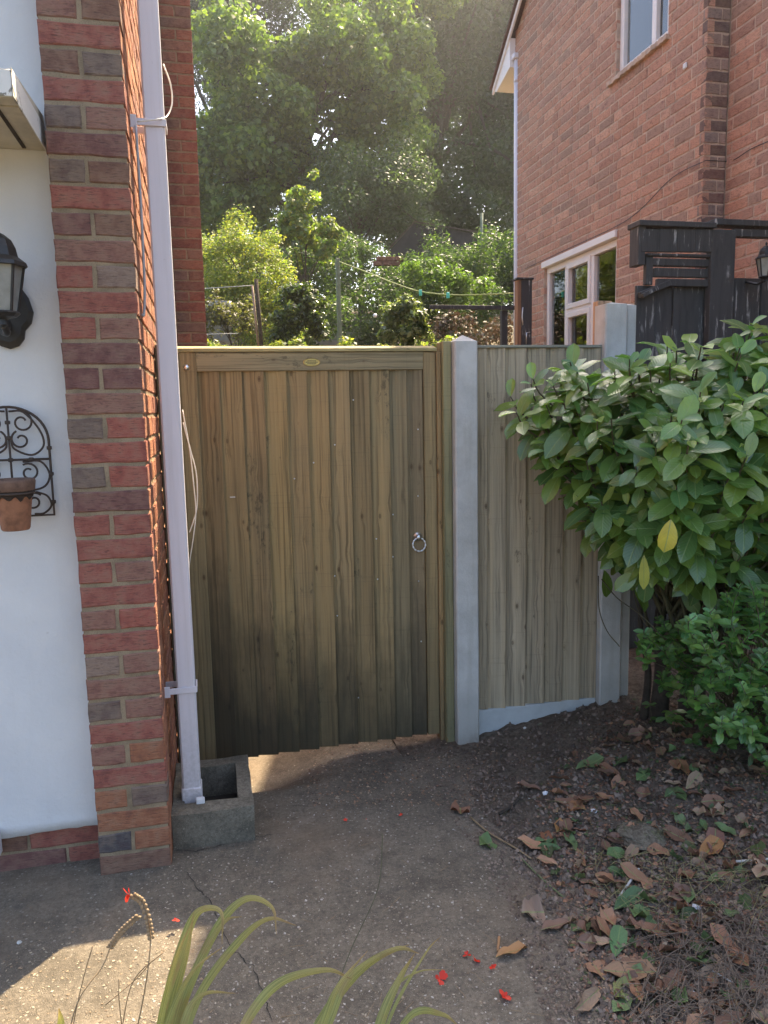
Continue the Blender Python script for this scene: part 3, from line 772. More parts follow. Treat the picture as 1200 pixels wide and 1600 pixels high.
# ---- wall lantern
def lantern(c, s, label, facing=-1, lit_pane=(0.5, 0.52, 0.5)):
    """c = centre of cage; backplate towards +Y"""
    t = thing('wall_lantern', label, 'lantern', c)
    C = Vector(c); bm = bmesh.new()
    # roof: faceted bell
    lathe_bm(bm, [(0.105*s, 0.085*s), (0.100*s, 0.10*s), (0.072*s, 0.122*s), (0.066*s, 0.155*s), (0.052*s, 0.185*s), (0.028*s, 0.205*s), (0.008*s, 0.215*s), (0.012*s, 0.235*s), (0.001*s, 0.25*s)], 8, C)
    link('roof', bm_mesh(bm, 'roof'), M['iron'], t)
    bm = bmesh.new()
    for k in range(6):
        a = 2*math.pi*k/6+0.3
        tube_bm(bm, [C+Vector((math.cos(a)*0.088*s, math.sin(a)*0.088*s, 0.088*s)), C+Vector((math.cos(a)*0.055*s, math.sin(a)*0.055*s, -0.085*s))], 0.006*s, 5)
    lathe_bm(bm, [(0.06*s, -0.085*s), (0.066*s, -0.092*s), (0.05*s, -0.105*s), (0.015*s, -0.115*s), (0.018*s, -0.135*s), (0.001, -0.15*s)], 12, C)
    cg = link('cage', bm_mesh(bm, 'cage'), M['iron'], t)
    bm = bmesh.new()
    for k in range(6):
        a0, a1 = 2*math.pi*k/6+0.3, 2*math.pi*(k+1)/6+0.3
        q = [C+Vector((math.cos(a)*r*s, math.sin(a)*r*s, z*s)) for a, r, z in ((a0, .085, .086), (a1, .085, .086), (a1, .053, -.083), (a0, .053, -.083))]
        bm.faces.new([bm.verts.new(p) for p in q])
    link('pane', bm_mesh(bm, 'pane'), M['lit_glass'], t)
    bm = bmesh.new(); lathe_bm(bm, [(0.012*s, -0.08*s), (0.013*s, 0.0), (0.024*s, 0.02*s), (0.026*s, 0.045*s), (0.001, 0.075*s)], 12, C)
    link('bulb', bm_mesh(bm, 'bulb', True), M['sheet'], t)
    return t, C
t, C = lantern(tuple(at(1, 452, Y=2.46)), 0.74, 'black wall lantern with scrolled back plate on the white rendered wall')
def scroll_plate(t, C):
    # shaped back plate against the render, lobed outline
    out = [(-.035, .10), (.03, .10), (.055, .06), (.05, .02), (.075, -.02), (.088, -.07), (.078, -.11), (.055, -.135), (.05, -.165), (.03, -.19), (.0, -.20), (-.03, -.19), (-.05, -.165), (-.055, -.135), (-.078, -.11), (-.088, -.07), (-.075, -.02), (-.05, .02), (-.055, .06)]
    bm = bmesh.new(); y1 = 2.637; cx = at(11, 500, Y=2.62).x; cz = at(18, 545, Y=2.62).z+0.172; out = [(x*.86, z*.86) for x, z in out]
    A = [bm.verts.new((cx+x, y1, cz+z)) for x, z in out]; B = [bm.verts.new((cx+x, y1-0.010, cz+z)) for x, z in out]
    Cc = [bm.verts.new((cx+x*0.84, y1-0.018, cz-0.03+(z+0.03)*0.86)) for x, z in out]
    n = len(out)
    for k in range(n):
        bm.faces.new((A[k], A[(k+1) % n], B[(k+1) % n], B[k])); bm.faces.new((B[k], B[(k+1) % n], Cc[(k+1) % n], Cc[k]))
    bm.faces.new(Cc); bmesh.ops.recalc_face_normals(bm, faces=bm.faces)
    link('back_plate', bm_mesh(bm, 'back_plate'), M['iron'], t)
    tube('arm', spline([(cx, y1-0.01, cz-0.09), (cx, y1-0.05, cz-0.12), (cx-0.01, y1-0.10, cz-0.12), (C.x, C.y+0.03, C.z-0.12), (C.x, C.y, C.z-0.10)], 6), 0.011, M['iron'], t)
scroll_plate(t, C)

# ---- wrought iron trellis with terracotta pot
def spiral(cx, cz, r0, r1, a0, turns, y, n=26):
    return [Vector((cx+(r0+(r1-r0)*k/n)*math.cos(a0+turns*2*math.pi*k/n), y, cz+(r0+(r1-r0)*k/n)*math.sin(a0+turns*2*math.pi*k/n))) for k in range(n+1)]
def trellis():
    yw = 2.615; xr = at(85, 804, Y=yw).x; zb = at(85, 804, Y=yw).z; zt = at(0, 636, Y=yw).z; xc = at(15, 700, Y=yw).x
    hw = xr-xc; zs = zt-hw*0.92
    t = thing('wall_planter', 'wrought iron scrollwork wall planter with arched top on the white wall', 'wall planter', (xc, yw, zb))
    arch = [Vector((xc-hw, yw, zb))] + [Vector((xc-hw*math.cos(a), yw, zs+hw*0.92*math.sin(a))) for a in np.linspace(0, math.pi, 22)] + [Vector((xc+hw, yw, zb))]
    tube('outer_bar', arch + [Vector((xc-hw, yw, zb))], 0.0042, M['rust_iron'], t, 6)
    tube('centre_bar', [Vector((xc, yw, zb)), Vector((xc, yw, zt))], 0.0038, M['rust_iron'], t, 6)
    zm = zb+(zt-zb)*0.52
    tube('cross_bar', [Vector((xc-hw, yw, zm)), Vector((xc+hw, yw, zm))], 0.0038, M['rust_iron'], t, 6)
    H = zt-zb
    for sx in (-1, 1):
        for (px, pz, r0, r1, a0, tn) in ((0.36, 0.86, .012, .032, 0.4, 1.15), (0.30, 0.70, .010, .030, 2.6, -1.1), (0.44, 0.40, .010, .030, 0.9, 1.2), (0.50, 0.13, .010, .030, 2.3, -1.25)):
            p = spiral(sx*hw*px, zb+H*pz, r0, r1, a0, tn, yw)
            p = [Vector((xc + (q.x if sx > 0 else -(-q.x)), q.y, q.z)) for q in p] if sx > 0 else [Vector((xc-(spv.x), spv.y, spv.z)) for spv in spiral(hw*px, zb+H*pz, r0, r1, a0, tn, yw)]
            tube('scroll', p, 0.0034, M['rust_iron'], t, 5)
        big = [Vector((xc+sx*hw*x, yw, zb+H*z)) for x, z in ((0.05, .96), (.42, .95), (.80, .78), (.86, .64), (.55, .56), (.12, .62), (.06, .72))]
        tube('scroll', spline(big, 5), 0.0034, M['rust_iron'], t, 5)
        big = [Vector((xc+sx*hw*x, yw, zb+H*z)) for x, z in ((.30, .50), (.75, .50), (.96, .38), (.82, .27), (.45, .24), (.12, .30))]
        tube('scroll', spline(big, 5), 0.0034, M['rust_iron'], t, 5)
        big = [Vector((xc+sx*hw*x, yw, zb+H*z)) for x, z in ((.58, .22), (.85, .18), (.95, .09), (.75, .02), (.5, .015))]
        tube('scroll', spline(big, 5), 0.0034, M['rust_iron'], t, 5)
    for (x, z) in ((1, .38), (1, .12), (1, .62), (0, .52), (0.52, .52), (0, .72), (0, .86), (-1, .38), (-1, .62)):
        box('collar', (xc+hw*x-.007, yw-.007, zb+H*z-.006), (xc+hw*x+.007, yw+.007, zb+H*z+.006), M['rust_iron'], t, 0.002)
    # ring that carries the pot
    pc = Vector((at(19, 755, Y=2.51).x, 2.51, at(22, 764, Y=2.51).z))
    ring = [pc+Vector((0.060*math.cos(a), 0.060*math.sin(a), -0.012)) for a in np.linspace(0, 2*math.pi, 25)]
    tube('pot_ring', ring, 0.004, M['rust_iron'], t, 6)
    tube('ring_bracket', [pc+Vector((0, 0.07, -0.012)), Vector((pc.x, yw, pc.z-0.012))], 0.004, M['rust_iron'], t, 6)
    p = thing('terracotta_pot', 'terracotta flower pot with a dark crusted rim held by the iron wall planter', 'flower pot', (pc.x, pc.y, pc.z-0.13))
    zz = pc.z
    bm = bmesh.new(); lathe_bm(bm, [(0.0377, zz-0.125), (0.041, zz-0.12), (0.0541, zz-0.012), (0.0574, zz-0.008)], 28, (pc.x, pc.y, 0))
    link('body', bm_mesh(bm, 'body', True), M['terra'], p)
    bm = bmesh.new(); lathe_bm(bm, [(0.0566, zz-0.010), (0.0623, zz-0.002), (0.0656, zz+0.022), (0.064, zz+0.030), (0.0574, zz+0.028), (0.0508, zz+0.005), (0.001, zz+0.008)], 28, (pc.x, pc.y, 0))
    link('rim', bm_mesh(bm, 'rim', True), M['terra_dark'], p)
    # crusty dark band with ragged lower edge
    bm = bmesh.new(); n = 56; a_, b_ = [], []
    for k in range(n):
        an = 2*math.pi*k/n; lo = 0.020+0.013*noise.noise(Vector((math.cos(an)*3, math.sin(an)*3, 0)))+0.006*math.sin(an*11)
        for L, r, z in ((a_, 0.0611, zz-0.001), (b_, 0.0578-lo*0.14, zz-0.006-lo)): L.append(bm.verts.new((pc.x+r*math.cos(an), pc.y+r*math.sin(an), z)))
    for k in range(n): bm.faces.new((a_[k], a_[(k+1) % n], b_[(k+1) % n], b_[k]))
    link('crust', bm_mesh(bm, 'crust'), M['compost'], p)
trellis()

# ================================================================ GATE
GY, GTOP = 3.28, 1.792
gt = thing('timber_gate', 'closed featheredge timber side gate with ring handle and brass badge', 'gate', (0.45, GY, 0.02))
cw = lambda: tuple(c*(1+random.uniform(-.16, .16)) for c in (0.215, 0.170, 0.095))
edges = [-0.028, 0.062, 0.154, 0.243, 0.337, 0.425, 0.513, 0.604, 0.692, 0.779, 0.857, 0.928]
tones = [tuple(v*k for v, k in zip(c, (1.85, 1.63, 1.42))) for c in [(0.15, 0.122, 0.07), (0.17, 0.14, 0.078), (0.158, 0.125, 0.07), (0.19, 0.155, 0.08), (0.18, 0.145, 0.08), (0.175, 0.14, 0.075), (0.17, 0.14, 0.08), (0.16, 0.13, 0.073), (0.175, 0.145, 0.082), (0.14, 0.125, 0.08), (0.14, 0.12, 0.078)]]
def feather(name, x0, x1, z0, z1, y, parent, mat, color, thick=0.015, thin=0.003, lap=0.012, tilt=0.0, wav=0.0015):
    """featheredge board: thick right edge laps over the next board's thin left edge"""
    bm = bmesh.new(); n = 10; x1 -= 0.0022; cx = (x0+x1)/2; L = []
    for j in range(n+1):
        zz = (z1-z0)*j/n
        w = wav*noise.noise(Vector((x1*30, z0+zz*2.2, 5))); w2 = wav*noise.noise(Vector((x0*30, z0+zz*2.0, 9)))
        bow = 0.0012*noise.noise(Vector((cx*9, zz*1.5, 2)))
        xl = x0-cx-lap+w2+tilt*zz; xr = x1-cx+w+tilt*zz
        L.append([bm.verts.new(p) for p in ((xl, 0.0, zz), (xr, 0.0, zz), (xr, -thick-0.007+bow, zz), (xr-0.0015, -thick-0.0085+bow, zz), (xl, -thin+bow, zz))])
    for a, b in zip(L, L[1:]):
        for k in range(5): bm.faces.new((a[k], a[(k+1) % 5], b[(k+1) % 5], b[k]))
    bm.faces.new(L[0][::-1]); bm.faces.new(L[-1]); bmesh.ops.recalc_face_normals(bm, faces=bm.faces)
    return link(name, bm_mesh(bm, name), mat, parent, loc=(cx, y, z0), color=color)
for i in range(11):
    zb = 0.016 + 0.012*i/10 + random.uniform(-.0015, .0015)
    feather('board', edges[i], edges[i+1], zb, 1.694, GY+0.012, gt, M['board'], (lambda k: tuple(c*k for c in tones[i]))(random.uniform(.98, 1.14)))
fc = (0.235, 0.180, 0.092)
box('stile', (-0.105, GY-0.018, 0.012), (-0.0285, GY+0.030, 1.772), M['frame'], gt, 0.002, (0.33, 0.25, 0.125), 'left stile of the gate')
box('stile', (0.930, GY-0.018, 0.030), (0.985, GY+0.030, 1.768), M['frame'], gt, 0.002, (0.34, 0.25, 0.125), 'right stile of the gate')
# rail: grain along its own length -> build upright then lay it over
def hbar(name, x0, x1, y0, y1, z0, z1, mat, parent, color=None, bev=0.002, label=None):
    bm = bmesh.new(); add_box(bm, (-(z1-z0)/2, -(y1-y0)/2, 0), ((z1-z0)/2, (y1-y0)/2, x1-x0), bev)
    mt = Matrix.Translation((x0, (y0+y1)/2, (z0+z1)/2)) @ Matrix.Rotation(rad(90), 4, 'Y')
    return link(name, bm_mesh(bm, name), mat, parent, mtx=mt, color=color, label=label)
hbar('top_rail', -0.0283, 0.9298, GY-0.0165, GY+0.028, 1.695, 1.771, M['frame'], gt, (0.33, 0.27, 0.155))
hbar('cap_rail', -0.105, 0.990, GY-0.026, GY+0.040, 1.7725, GTOP+0.008, M['frame'], gt, (0.50, 0.42, 0.20))
cap = [o for o in gt.children if o.name.startswith('cap_rail')][0]
for v in cap.data.vertices:
    if v.co.x < 0 and v.co.y < 0: v.co.x += 0.013
for zz in (0.25, 0.95, 1.60): hbar('ledge_rail', -0.10, 0.98, GY+0.0305, GY+0.065, zz-0.04, zz+0.04, M['frame'], gt, fc)
# stop and gate post to the right
hp = thing('timber_gate_post', 'dark timber hinge post against the brick wall behind the white downpipe', 'gate post', (-0.147, GY, 0))
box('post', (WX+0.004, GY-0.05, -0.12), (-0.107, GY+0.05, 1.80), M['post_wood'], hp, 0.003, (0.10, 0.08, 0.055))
gp = thing('timber_gate_post', 'narrow green-tinged timber gate post beside the concrete post', 'gate post', (1.015, GY, 0))
box('post', (1.006, GY-0.06, -0.04), (1.0445, GY+0.04, 1.812), M['post_wood'], gp, 0.003, (0.31, 0.28, 0.15))
box('stop_batten', (0.9865, GY-0.030, 0.0), (1.0055, GY+0.03, 1.770), M['frame'], gp, 0.002, (0.37, 0.25, 0.12))
# screws, bolt heads
def dome(name, c, r, mat, parent, h=0.5, label=None):
    bm = bmesh.new(); lathe_bm(bm, [(r, 0), (r*0.92, r*h*0.5), (r*0.6, r*h*0.85), (0.001, r*h)], 12)
    mt = Matrix.Translation(c) @ Matrix.Rotation(rad(90), 4, 'X')
    return link(name, bm_mesh(bm, name, True), mat, parent, mtx=mt, label=label)
dome('bolt_head', (at(291, 574, Y=GY-0.02).x, GY-0.018, at(291, 574, Y=GY-0.02).z), 0.0125, M['steel'], gt, 0.7)
p = at(320, 1132, Y=GY-0.012); dome('bolt_head', (p.x, GY-0.008, p.z), 0.009, M['steel'], gt, 0.7)
for x, y in ((653, 671), (653, 775), (654, 908), (658, 1002), (588, 842), (590, 905), (552, 625), (490, 723), (614, 804), (614, 870), (523, 695), (684, 1007), (460, 748), (523, 900), (560, 1090), (527, 962)):
    p = at(x, y, Y=GY-0.006); dome('nail', (p.x, GY-0.0065 if x < 650 else GY-0.0075, p.z), 0.0035, M['steel'], gt, 0.6)
for i in range(11):
    for zz in (1.682,): dome('nail', (edges[i]+0.012, GY+0.0068, zz), 0.003, M['iron'], gt, 0.5)
p = at(363, 777, Y=GY-0.004)
c = box('splinter', (p.x-0.010, GY-0.006, p.z-0.002), (p.x+0.012, GY-0.002, p.z+0.003), M['chip'], gt, 0.001, label='small pale torn chip on a board')
# oval badge
bp = at(487, 566, Y=GY-0.02)
bm = bmesh.new()
for k, (s, y) in enumerate(((1, 0), (1, -0.0015), (0.92, -0.003), (0.86, -0.0022), (0.001, -0.0026))): pass
rings = []
for s, y in ((1, 0), (1, -0.0018), (0.93, -0.0032), (0.86, -0.0020)):
    rings.append([bm.verts.new((0.036*s*math.cos(a), y, 0.017*s*math.sin(a))) for a in np.linspace(0, 2*math.pi, 28, endpoint=False)])
for a, b in zip(rings, rings[1:]):
    for k in range(28): bm.faces.new((a[k], a[(k+1) % 28], b[(k+1) % 28], b[k]))
bm.faces.new(rings[-1]); bmesh.ops.recalc_face_normals(bm, faces=bm.faces)
bd = link('badge', bm_mesh(bm, 'badge'), M['brass'], gt, loc=(bp.x, GY-0.0166, bp.z), label='small oval brass maker badge')
# raised lines of lettering on the badge, too small to read
bm = bmesh.new(); r_ = random.Random(3)
for row, (zz, hw_) in enumerate(((0.006, 0.018), (0.0, 0.025), (-0.006, 0.018))):
    x = -hw_
    while x < hw_:
        w = r_.uniform(0.0015, 0.003); add_box(bm, (x, -0.0034, zz-0.0017), (x+w, -0.0018, zz+0.0017), 0); x += w+0.0012
link('badge_lettering', bm_mesh(bm, 'badge_lettering'), M['iron'], gt, loc=(bp.x, GY-0.0166, bp.z))
# ring handle
rp = at(655, 849, Y=GY-0.03); hx, hz = rp.x, rp.z; yb = GY-0.0075
hd = bpy.data.objects.new('ring_handle', None)
bm = bmesh.new(); lathe_bm(bm, [(0.021, 0), (0.020, 0.003), (0.013, 0.006), (0.011, 0.014), (0.013, 0.019), (0.008, 0.023), (0.001, 0.024)], 16)
rose = link('handle_rose', bm_mesh(bm, 'handle_rose', True), M['steel'], gt, mtx=Matrix.Translation((hx, yb, hz+0.026)) @ Matrix.Rotation(rad(90), 4, 'X'))
bpy.data.objects.remove(hd)
ring = [(hx+0.029*math.sin(a), yb-0.015-0.006*(1-math.cos(a)), hz-0.006+0.029*math.cos(a)) for a in np.linspace(0, 2*math.pi, 49)]
tube('handle_ring', ring, [0.0038+0.0012*math.sin(k*1.57) for k in range(49)], M['steel'], gt, 8)

# ================================================================ CONCRETE POSTS, PANEL, GRAVEL BOARD
def conc_post(x0, x1, y0, y1, top, name, label, gr, taper=0.022):
    t = bmesh.new(); cx, cy = (x0+x1)/2, (y0+y1)/2; w, d = (x1-x0)/2, (y1-y0)/2; b = 0.006; n = 22
    L = []
    for j in range(n+1):
        z = -0.1+(top-taper+0.1)*j/n; q = 0.0012*noise.noise(Vector((x0*7, z*4, 1)))
        L.append([t.verts.new((sx*w+q, sy*d, z)) for sx, sy in ((-1, -1+b/d), (-1+b/w, -1), (1-b/w, -1), (1, -1+b/d), (1, 1), (-1, 1))])
    for a, c in zip(L, L[1:]):
        for k in range(6): t.faces.new((a[k], a[(k+1) % 6], c[(k+1) % 6], c[k]))
    ap = t.verts.new((0, 0, top))
    for k in range(6): t.faces.new((L[-1][k], L[-1][(k+1) % 6], ap))
    bmesh.ops.recalc_face_normals(t, faces=t.faces)
    o = link(name, bm_mesh(t, name), M['conc'], loc=(cx, cy, 0)); tag(o, label, 'concrete post', gr); return o
conc_post(1.046, 1.150, 3.18, 3.28, 1.838, 'concrete_post', 'concrete fence post with pointed cap standing between gate and fence panel', 'concrete fence posts', 0.03)
conc_post(1.758, 1.866, 3.195, 3.295, 1.985, 'concrete_post', 'taller concrete fence post at the laurel, right end of the fence panel', 'concrete fence posts', 0.012)
conc_post(1.884, 1.935, 3.235, 3.33, 1.985, 'concrete_post', 'narrow edge of the third concrete post close behind the taller one', 'concrete fence posts', 0.012)
fp = thing('fence_panel', 'featheredge timber fence panel between two concrete posts', 'fence panel', (1.45, 3.235, 0.13))
pe = [1.150, 1.211, 1.298, 1.396, 1.489, 1.580, 1.672, 1.7575]
for i in range(7):
    feather('board', pe[i], pe[i+1], 0.136+random.uniform(-.004, .003), 1.782, 3.250, fp, M['board2'], (lambda k: tuple(c*k for c in (0.45, 0.365, 0.25)))(random.uniform(.84, 1.12)), lap=0.010 if i else 0.0)
hbar('cap_strip', 1.1515, 1.757, 3.222, 3.262, 1.7835, 1.795, M['pale_wood'], fp, (0.34, 0.33, 0.26), 0.001)
for zz in (0.3, 0.95, 1.6): hbar('ledge_rail', 1.152, 1.756, 3.2505, 3.285, zz-0.035, zz+0.035, M['board2'], fp, (0.2, 0.18, 0.12))
gb = box('gravel_board', (1.1515, 3.228, -0.12), (1.7565, 3.268, 0.1335), M['conc_board'], None, 0.004)
tag(gb, 'pale concrete gravel board under the fence panel, half buried in soil', 'gravel board')
# timber standing behind the second post
nt = box('timber_upright', (at(934, 500, Y=3.45).x, 3.45, 0.1), (at(950, 500, Y=3.45).x+0.02, 3.50, at(940, 470, Y=3.45).z), M['pale_wood'], None, 0.002, (0.55, 0.36, 0.22))
tag(nt, 'pale new timber upright behind the taller concrete post', 'timber')

# ================================================================ RIGHT HOUSE
HX, HY0, HY1 = 3.30, 4.74, 7.95
rh = thing('house', 'brick gable house at the right with white window frames and round downpipe', 'house', (4.5, 6, 0.8))
ezv, vy0 = 5.30, 8.02                          # verge line: z = 5.30 + (8.02-y)*0.86
SLP = 0.77
verge = lambda y: ezv + (vy0-y)*SLP
lw = dict(y0=5.845, y1=7.22, z0=1.72, z1=2.87)   # lower window opening
uw = dict(y0=5.19, y1=5.90, z0=4.10, z1=5.25)
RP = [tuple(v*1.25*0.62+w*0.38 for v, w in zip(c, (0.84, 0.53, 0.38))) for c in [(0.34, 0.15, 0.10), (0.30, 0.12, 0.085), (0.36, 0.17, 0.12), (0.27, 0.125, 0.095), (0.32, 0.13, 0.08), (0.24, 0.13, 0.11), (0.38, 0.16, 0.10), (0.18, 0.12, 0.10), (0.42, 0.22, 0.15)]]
fw_ = BrickFace((HX, HY1, 0), (0, -1, 0), (-1, 0, 0), 0.05)     # u from the far end towards camera
U = lambda y: HY1 - y
holes = [(U(lw['y1']), U(lw['y0']), lw['z0'], lw['z1']+0.06), (U(uw['y1']), U(uw['y0']), uw['z0'], uw['z1'])]
zoff = 1.02
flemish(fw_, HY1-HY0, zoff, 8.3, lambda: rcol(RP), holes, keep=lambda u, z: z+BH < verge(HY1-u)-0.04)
NXW = HX+0.172
nw = BrickFace((NXW, HY0, 0), (0, -1, 0), (-1, 0, 0), 0.05)
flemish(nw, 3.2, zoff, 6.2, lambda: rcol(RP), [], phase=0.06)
rt2 = BrickFace((HX, HY0, 0), (1, 0, 0), (0, -1, 0), 0.05)
z = zoff; i = 0
while z < 8.1:
    if i % 2: rt2.add(0.0, 0.105, z, rcol([(0.36, 0.255, 0.21), (0.41, 0.28, 0.23), (0.32, 0.25, 0.22)])); rt2.add(0.116, 0.168, z, rcol([(0.36, 0.255, 0.21), (0.41, 0.28, 0.23)]))
    else: rt2.add(0.0, 0.168, z, rcol([(0.19, 0.12, 0.10), (0.24, 0.13, 0.11), (0.17, 0.12, 0.11)]))
    z += GAUGE; i += 1
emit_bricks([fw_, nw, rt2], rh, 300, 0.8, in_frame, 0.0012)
wall_slab('mortar_bed', (HX, HY1, 0), (0, -1, 0), (-1, 0, 0), HY1-HY0-0.005, 0.9, 8.3, M['mortar_pale'], rh, holes, 0.168, 0.0035,
          clip=((0, 0, verge(HY1)-0.03), Vector((-SLP, 0, 1)).normalized()))
slab('mortar_bed', (NXW+0.0035, HY0-3.2, 0.9), (NXW+0.25, HY0-0.004+0.3, 6.3), M['mortar_pale'], rh)
# far wall face (hidden side) and rest of the body so the house has volume
slab('wall_core', (HX+0.17, HY1-0.25, 0.8), (9.5, HY1-0.0, 5.3), M['mortar_pale'], rh)
# roof: two slopes with tiles course edges + verge board + eave box
def house_roof():
    rid_y = 4.74; zr = verge(rid_y)
    bm = bmesh.new()
    sl = Vector((0, vy0-rid_y, ezv-zr)); n = 34
    x0, x1 = HX-0.10, 9.6
    ang = math.atan2(SLP, 1)
    y_end = vy0+0.42; z_end = verge(y_end)
    for k in range(n):
        t0, t1 = k/n, (k+1)/n
        ya, yb_ = y_end+(rid_y-y_end)*t0, y_end+(rid_y-y_end)*t1
        za, zb_ = z_end+(zr-z_end)*t0, z_end+(zr-z_end)*t1
        a = [(x0, ya, za+0.03), (x1, ya, za+0.03), (x1, yb_, zb_+0.015), (x0, yb_, zb_+0.015)]
        b = [(x0, ya, za), (x1, ya, za), (x1, yb_, zb_), (x0, yb_, zb_)]
        A = [bm.verts.new(p) for p in a]; B = [bm.verts.new(p) for p in b]
        bm.faces.new(A); bm.faces.new(B[::-1])
        for q in range(4): bm.faces.new((A[q], B[q], B[(q+1) % 4], A[(q+1) % 4]))
    rf = link('roof', bm_mesh(bm, 'roof'), M['tar'], rh)
    # front slope (towards the street)
    bm = bmesh.new()
    q = [(x0, rid_y, zr+0.03), (x1, rid_y, zr+0.03), (x1, 0.9, zr-3.3), (x0+0.2, 0.9, zr-3.3)]
    A = [bm.verts.new(p) for p in q]; B = [bm.verts.new((x, y, z-0.06)) for x, y, z in q]
    bm.faces.new(A[::-1]); bm.faces.new(B)
    for k in range(4): bm.faces.new((A[k], A[(k+1) % 4], B[(k+1) % 4], B[k]))
    link('roof_slope', bm_mesh(bm, 'roof_slope'), M['tar'], rh)
    # barge board
    bm = bmesh.new(); pr = [(vy0+0.40, verge(vy0+0.40)-0.012), (rid_y, zr-0.012), (rid_y, zr-0.09), (vy0+0.40, verge(vy0+0.40)-0.07)]
    A = [bm.verts.new((HX-0.075, y, z)) for y, z in pr]; B = [bm.verts.new((HX-0.055, y, z)) for y, z in pr]
    bm.faces.new(A); bm.faces.new(B[::-1])
    for k in range(4): bm.faces.new((A[k], B[k], B[(k+1) % 4], A[(k+1) % 4]))
    link('barge_board', bm_mesh(bm, 'barge_board'), M['pvc2'], rh)
    # boxed eave end
    bm = bmesh.new(); pr = [(HY1+0.003, 5.02), (HY1+0.38, 4.92), (HY1+0.47, 4.955), (HY1+0.47, 5.03), (HY1+0.10, 5.30), (HY1+0.003, 5.30)]
    A = [bm.verts.new((HX-0.06, y, z)) for y, z in pr]; B = [bm.verts.new((9.5, y, z)) for y, z in pr]; nn = len(pr)
    for k in range(nn): bm.faces.new((A[k], A[(k+1) % nn], B[(k+1) % nn], B[k]))
    bm.faces.new(A[::-1]); bm.faces.new(B); bmesh.ops.recalc_face_normals(bm, faces=bm.faces)
    link('eave_box', bm_mesh(bm, 'eave_box'), M['pvc2'], rh)
house_roof()
# windows on the side wall (frame in the reveal, facing -X)
def win(o, panes, parent, name='window', depth=0.06, curtain=False, sill=True, soff=0.03):
    X0 = HX+soff; fw2 = 0.055
    bm = bmesh.new()
    y0, y1, z0, z1 = o['y0'], o['y1'], o['z0'], o['z1']
    def fr(a, b, c, d, x=X0, w=fw2, dd=depth):
        add_box(bm, (x, a, c), (x+dd, b, c+w), 0.003); add_box(bm, (x, a, d-w), (x+dd, b, d), 0.003)
        add_box(bm, (x, a, c+w+0.0005), (x+dd, a+w, d-w-0.0005), 0.003); add_box(bm, (x, b-w, c+w+0.0005), (x+dd, b, d-w-0.0005), 0.003)
    fr(y0+0.002, y1-0.002, z0+0.002, z1-0.002)
    W_ = link('window', bm_mesh(bm, 'window_frame'), M['pvc2'], parent)
    for (a, b, c, d, sash) in panes:
        if sash:
            bm = bmesh.new(); fr(a, b, c, d, X0-0.012, 0.045, 0.05); link('sash', bm_mesh(bm, 'sash'), M['pvc2'], W_)
        bm = bmesh.new(); add_box(bm, (X0+0.028, a+0.02, c+0.02), (X0+0.032, b-0.02, d-0.02), 0)
        link('pane', bm_mesh(bm, 'pane'), M['glass'], W_)
    return W_, X0
y0, y1, z0, z1 = lw['y0'], lw['y1'], lw['z0'], lw['z1']
m1, m2 = 6.31, 6.80
wl, X0 = win(lw, [(m2+0.02, y1-0.05, z0+0.05, z1-0.05, False), (m1+0.01, m2-0.02, 2.42, z1-0.045, True), (m1+0.01, m2-0.02, z0+0.04, 2.385, True), (y0+0.05, m1-0.03, z0+0.05, z1-0.05, False)], rh)
bm = bmesh.new()
for yy in (m1-0.012, m2): add_box(bm, (X0+0.001, yy-0.027, z0+0.058), (X0+0.058, yy+0.027, z1-0.058), 0.003)
add_box(bm, (X0+0.001, m1+0.016, 2.385), (X0+0.055, m2-0.028, 2.42), 0.003)
link('mullion', bm_mesh(bm, 'mullion'), M['pvc2'], wl)
link('lintel_cover', bm_mesh((lambda b: (add_box(b, (HX-0.022, y0-0.01, z1+0.001), (HX+0.06, y1+0.02, z1+0.058), 0.003), b)[1])(bmesh.new()), 'lintel_cover'), M['pvc2'], rh)
# room behind the lower window
bm = bmesh.new(); add_box(bm, (HX+0.17, y0-0.3, 1.2), (HX+1.6, y1+0.25, 3.1), 0); bmesh.ops.reverse_faces(bm, faces=bm.faces)
for f in [f for f in bm.faces if abs(f.calc_center_median().x-(HX+0.17)) < 1e-4]: bm.faces.remove(f)
link('room', bm_mesh(bm, 'room'), M['room'], rh)
link('curtain', bm_mesh((lambda b: (add_box(b, (HX+0.22, y0+0.02, z0), (HX+0.235, y0+0.26, z1-0.02), 0), b)[1])(bmesh.new()), 'curtain'), M['pvc2'], rh)
y0, y1, z0, z1 = uw['y0'], uw['y1'], uw['z0'], uw['z1']; mm = 5.42
wu, X0 = win(uw, [(mm+0.02, y1-0.05, z0+0.05, z1-0.05, False), (y0+0.05, mm-0.02, z0+0.05, z1-0.05, False)], rh)
link('mullion', bm_mesh((lambda b: (add_box(b, (X0+0.001, mm-0.028, z0+0.058), (X0+0.058, mm+0.028, z1-0.058), 0.003), b)[1])(bmesh.new()), 'mullion'), M['pvc2'], wu)
def net():
    V, F = [], []; n = 60
    for i in range(n+1):
        y = y0+0.02+(y1-y0-0.04)*i/n; x = HX+0.13+0.010*math.sin(i*1.9)+0.006*math.sin(i*0.7)
        V += [(x, y, z0), (x, y, z1)]
        if i: F.append((2*i-2, 2*i-1, 2*i+1, 2*i))
    link('net_curtain', mesh_np('net_curtain', V, F, M['netcurtain'], smooth=True), None, rh)
net()
slab('room', (HX+0.20, y0-0.1, z0-0.1), (HX+0.24, y1+0.1, z1+0.1), M['room'], rh)
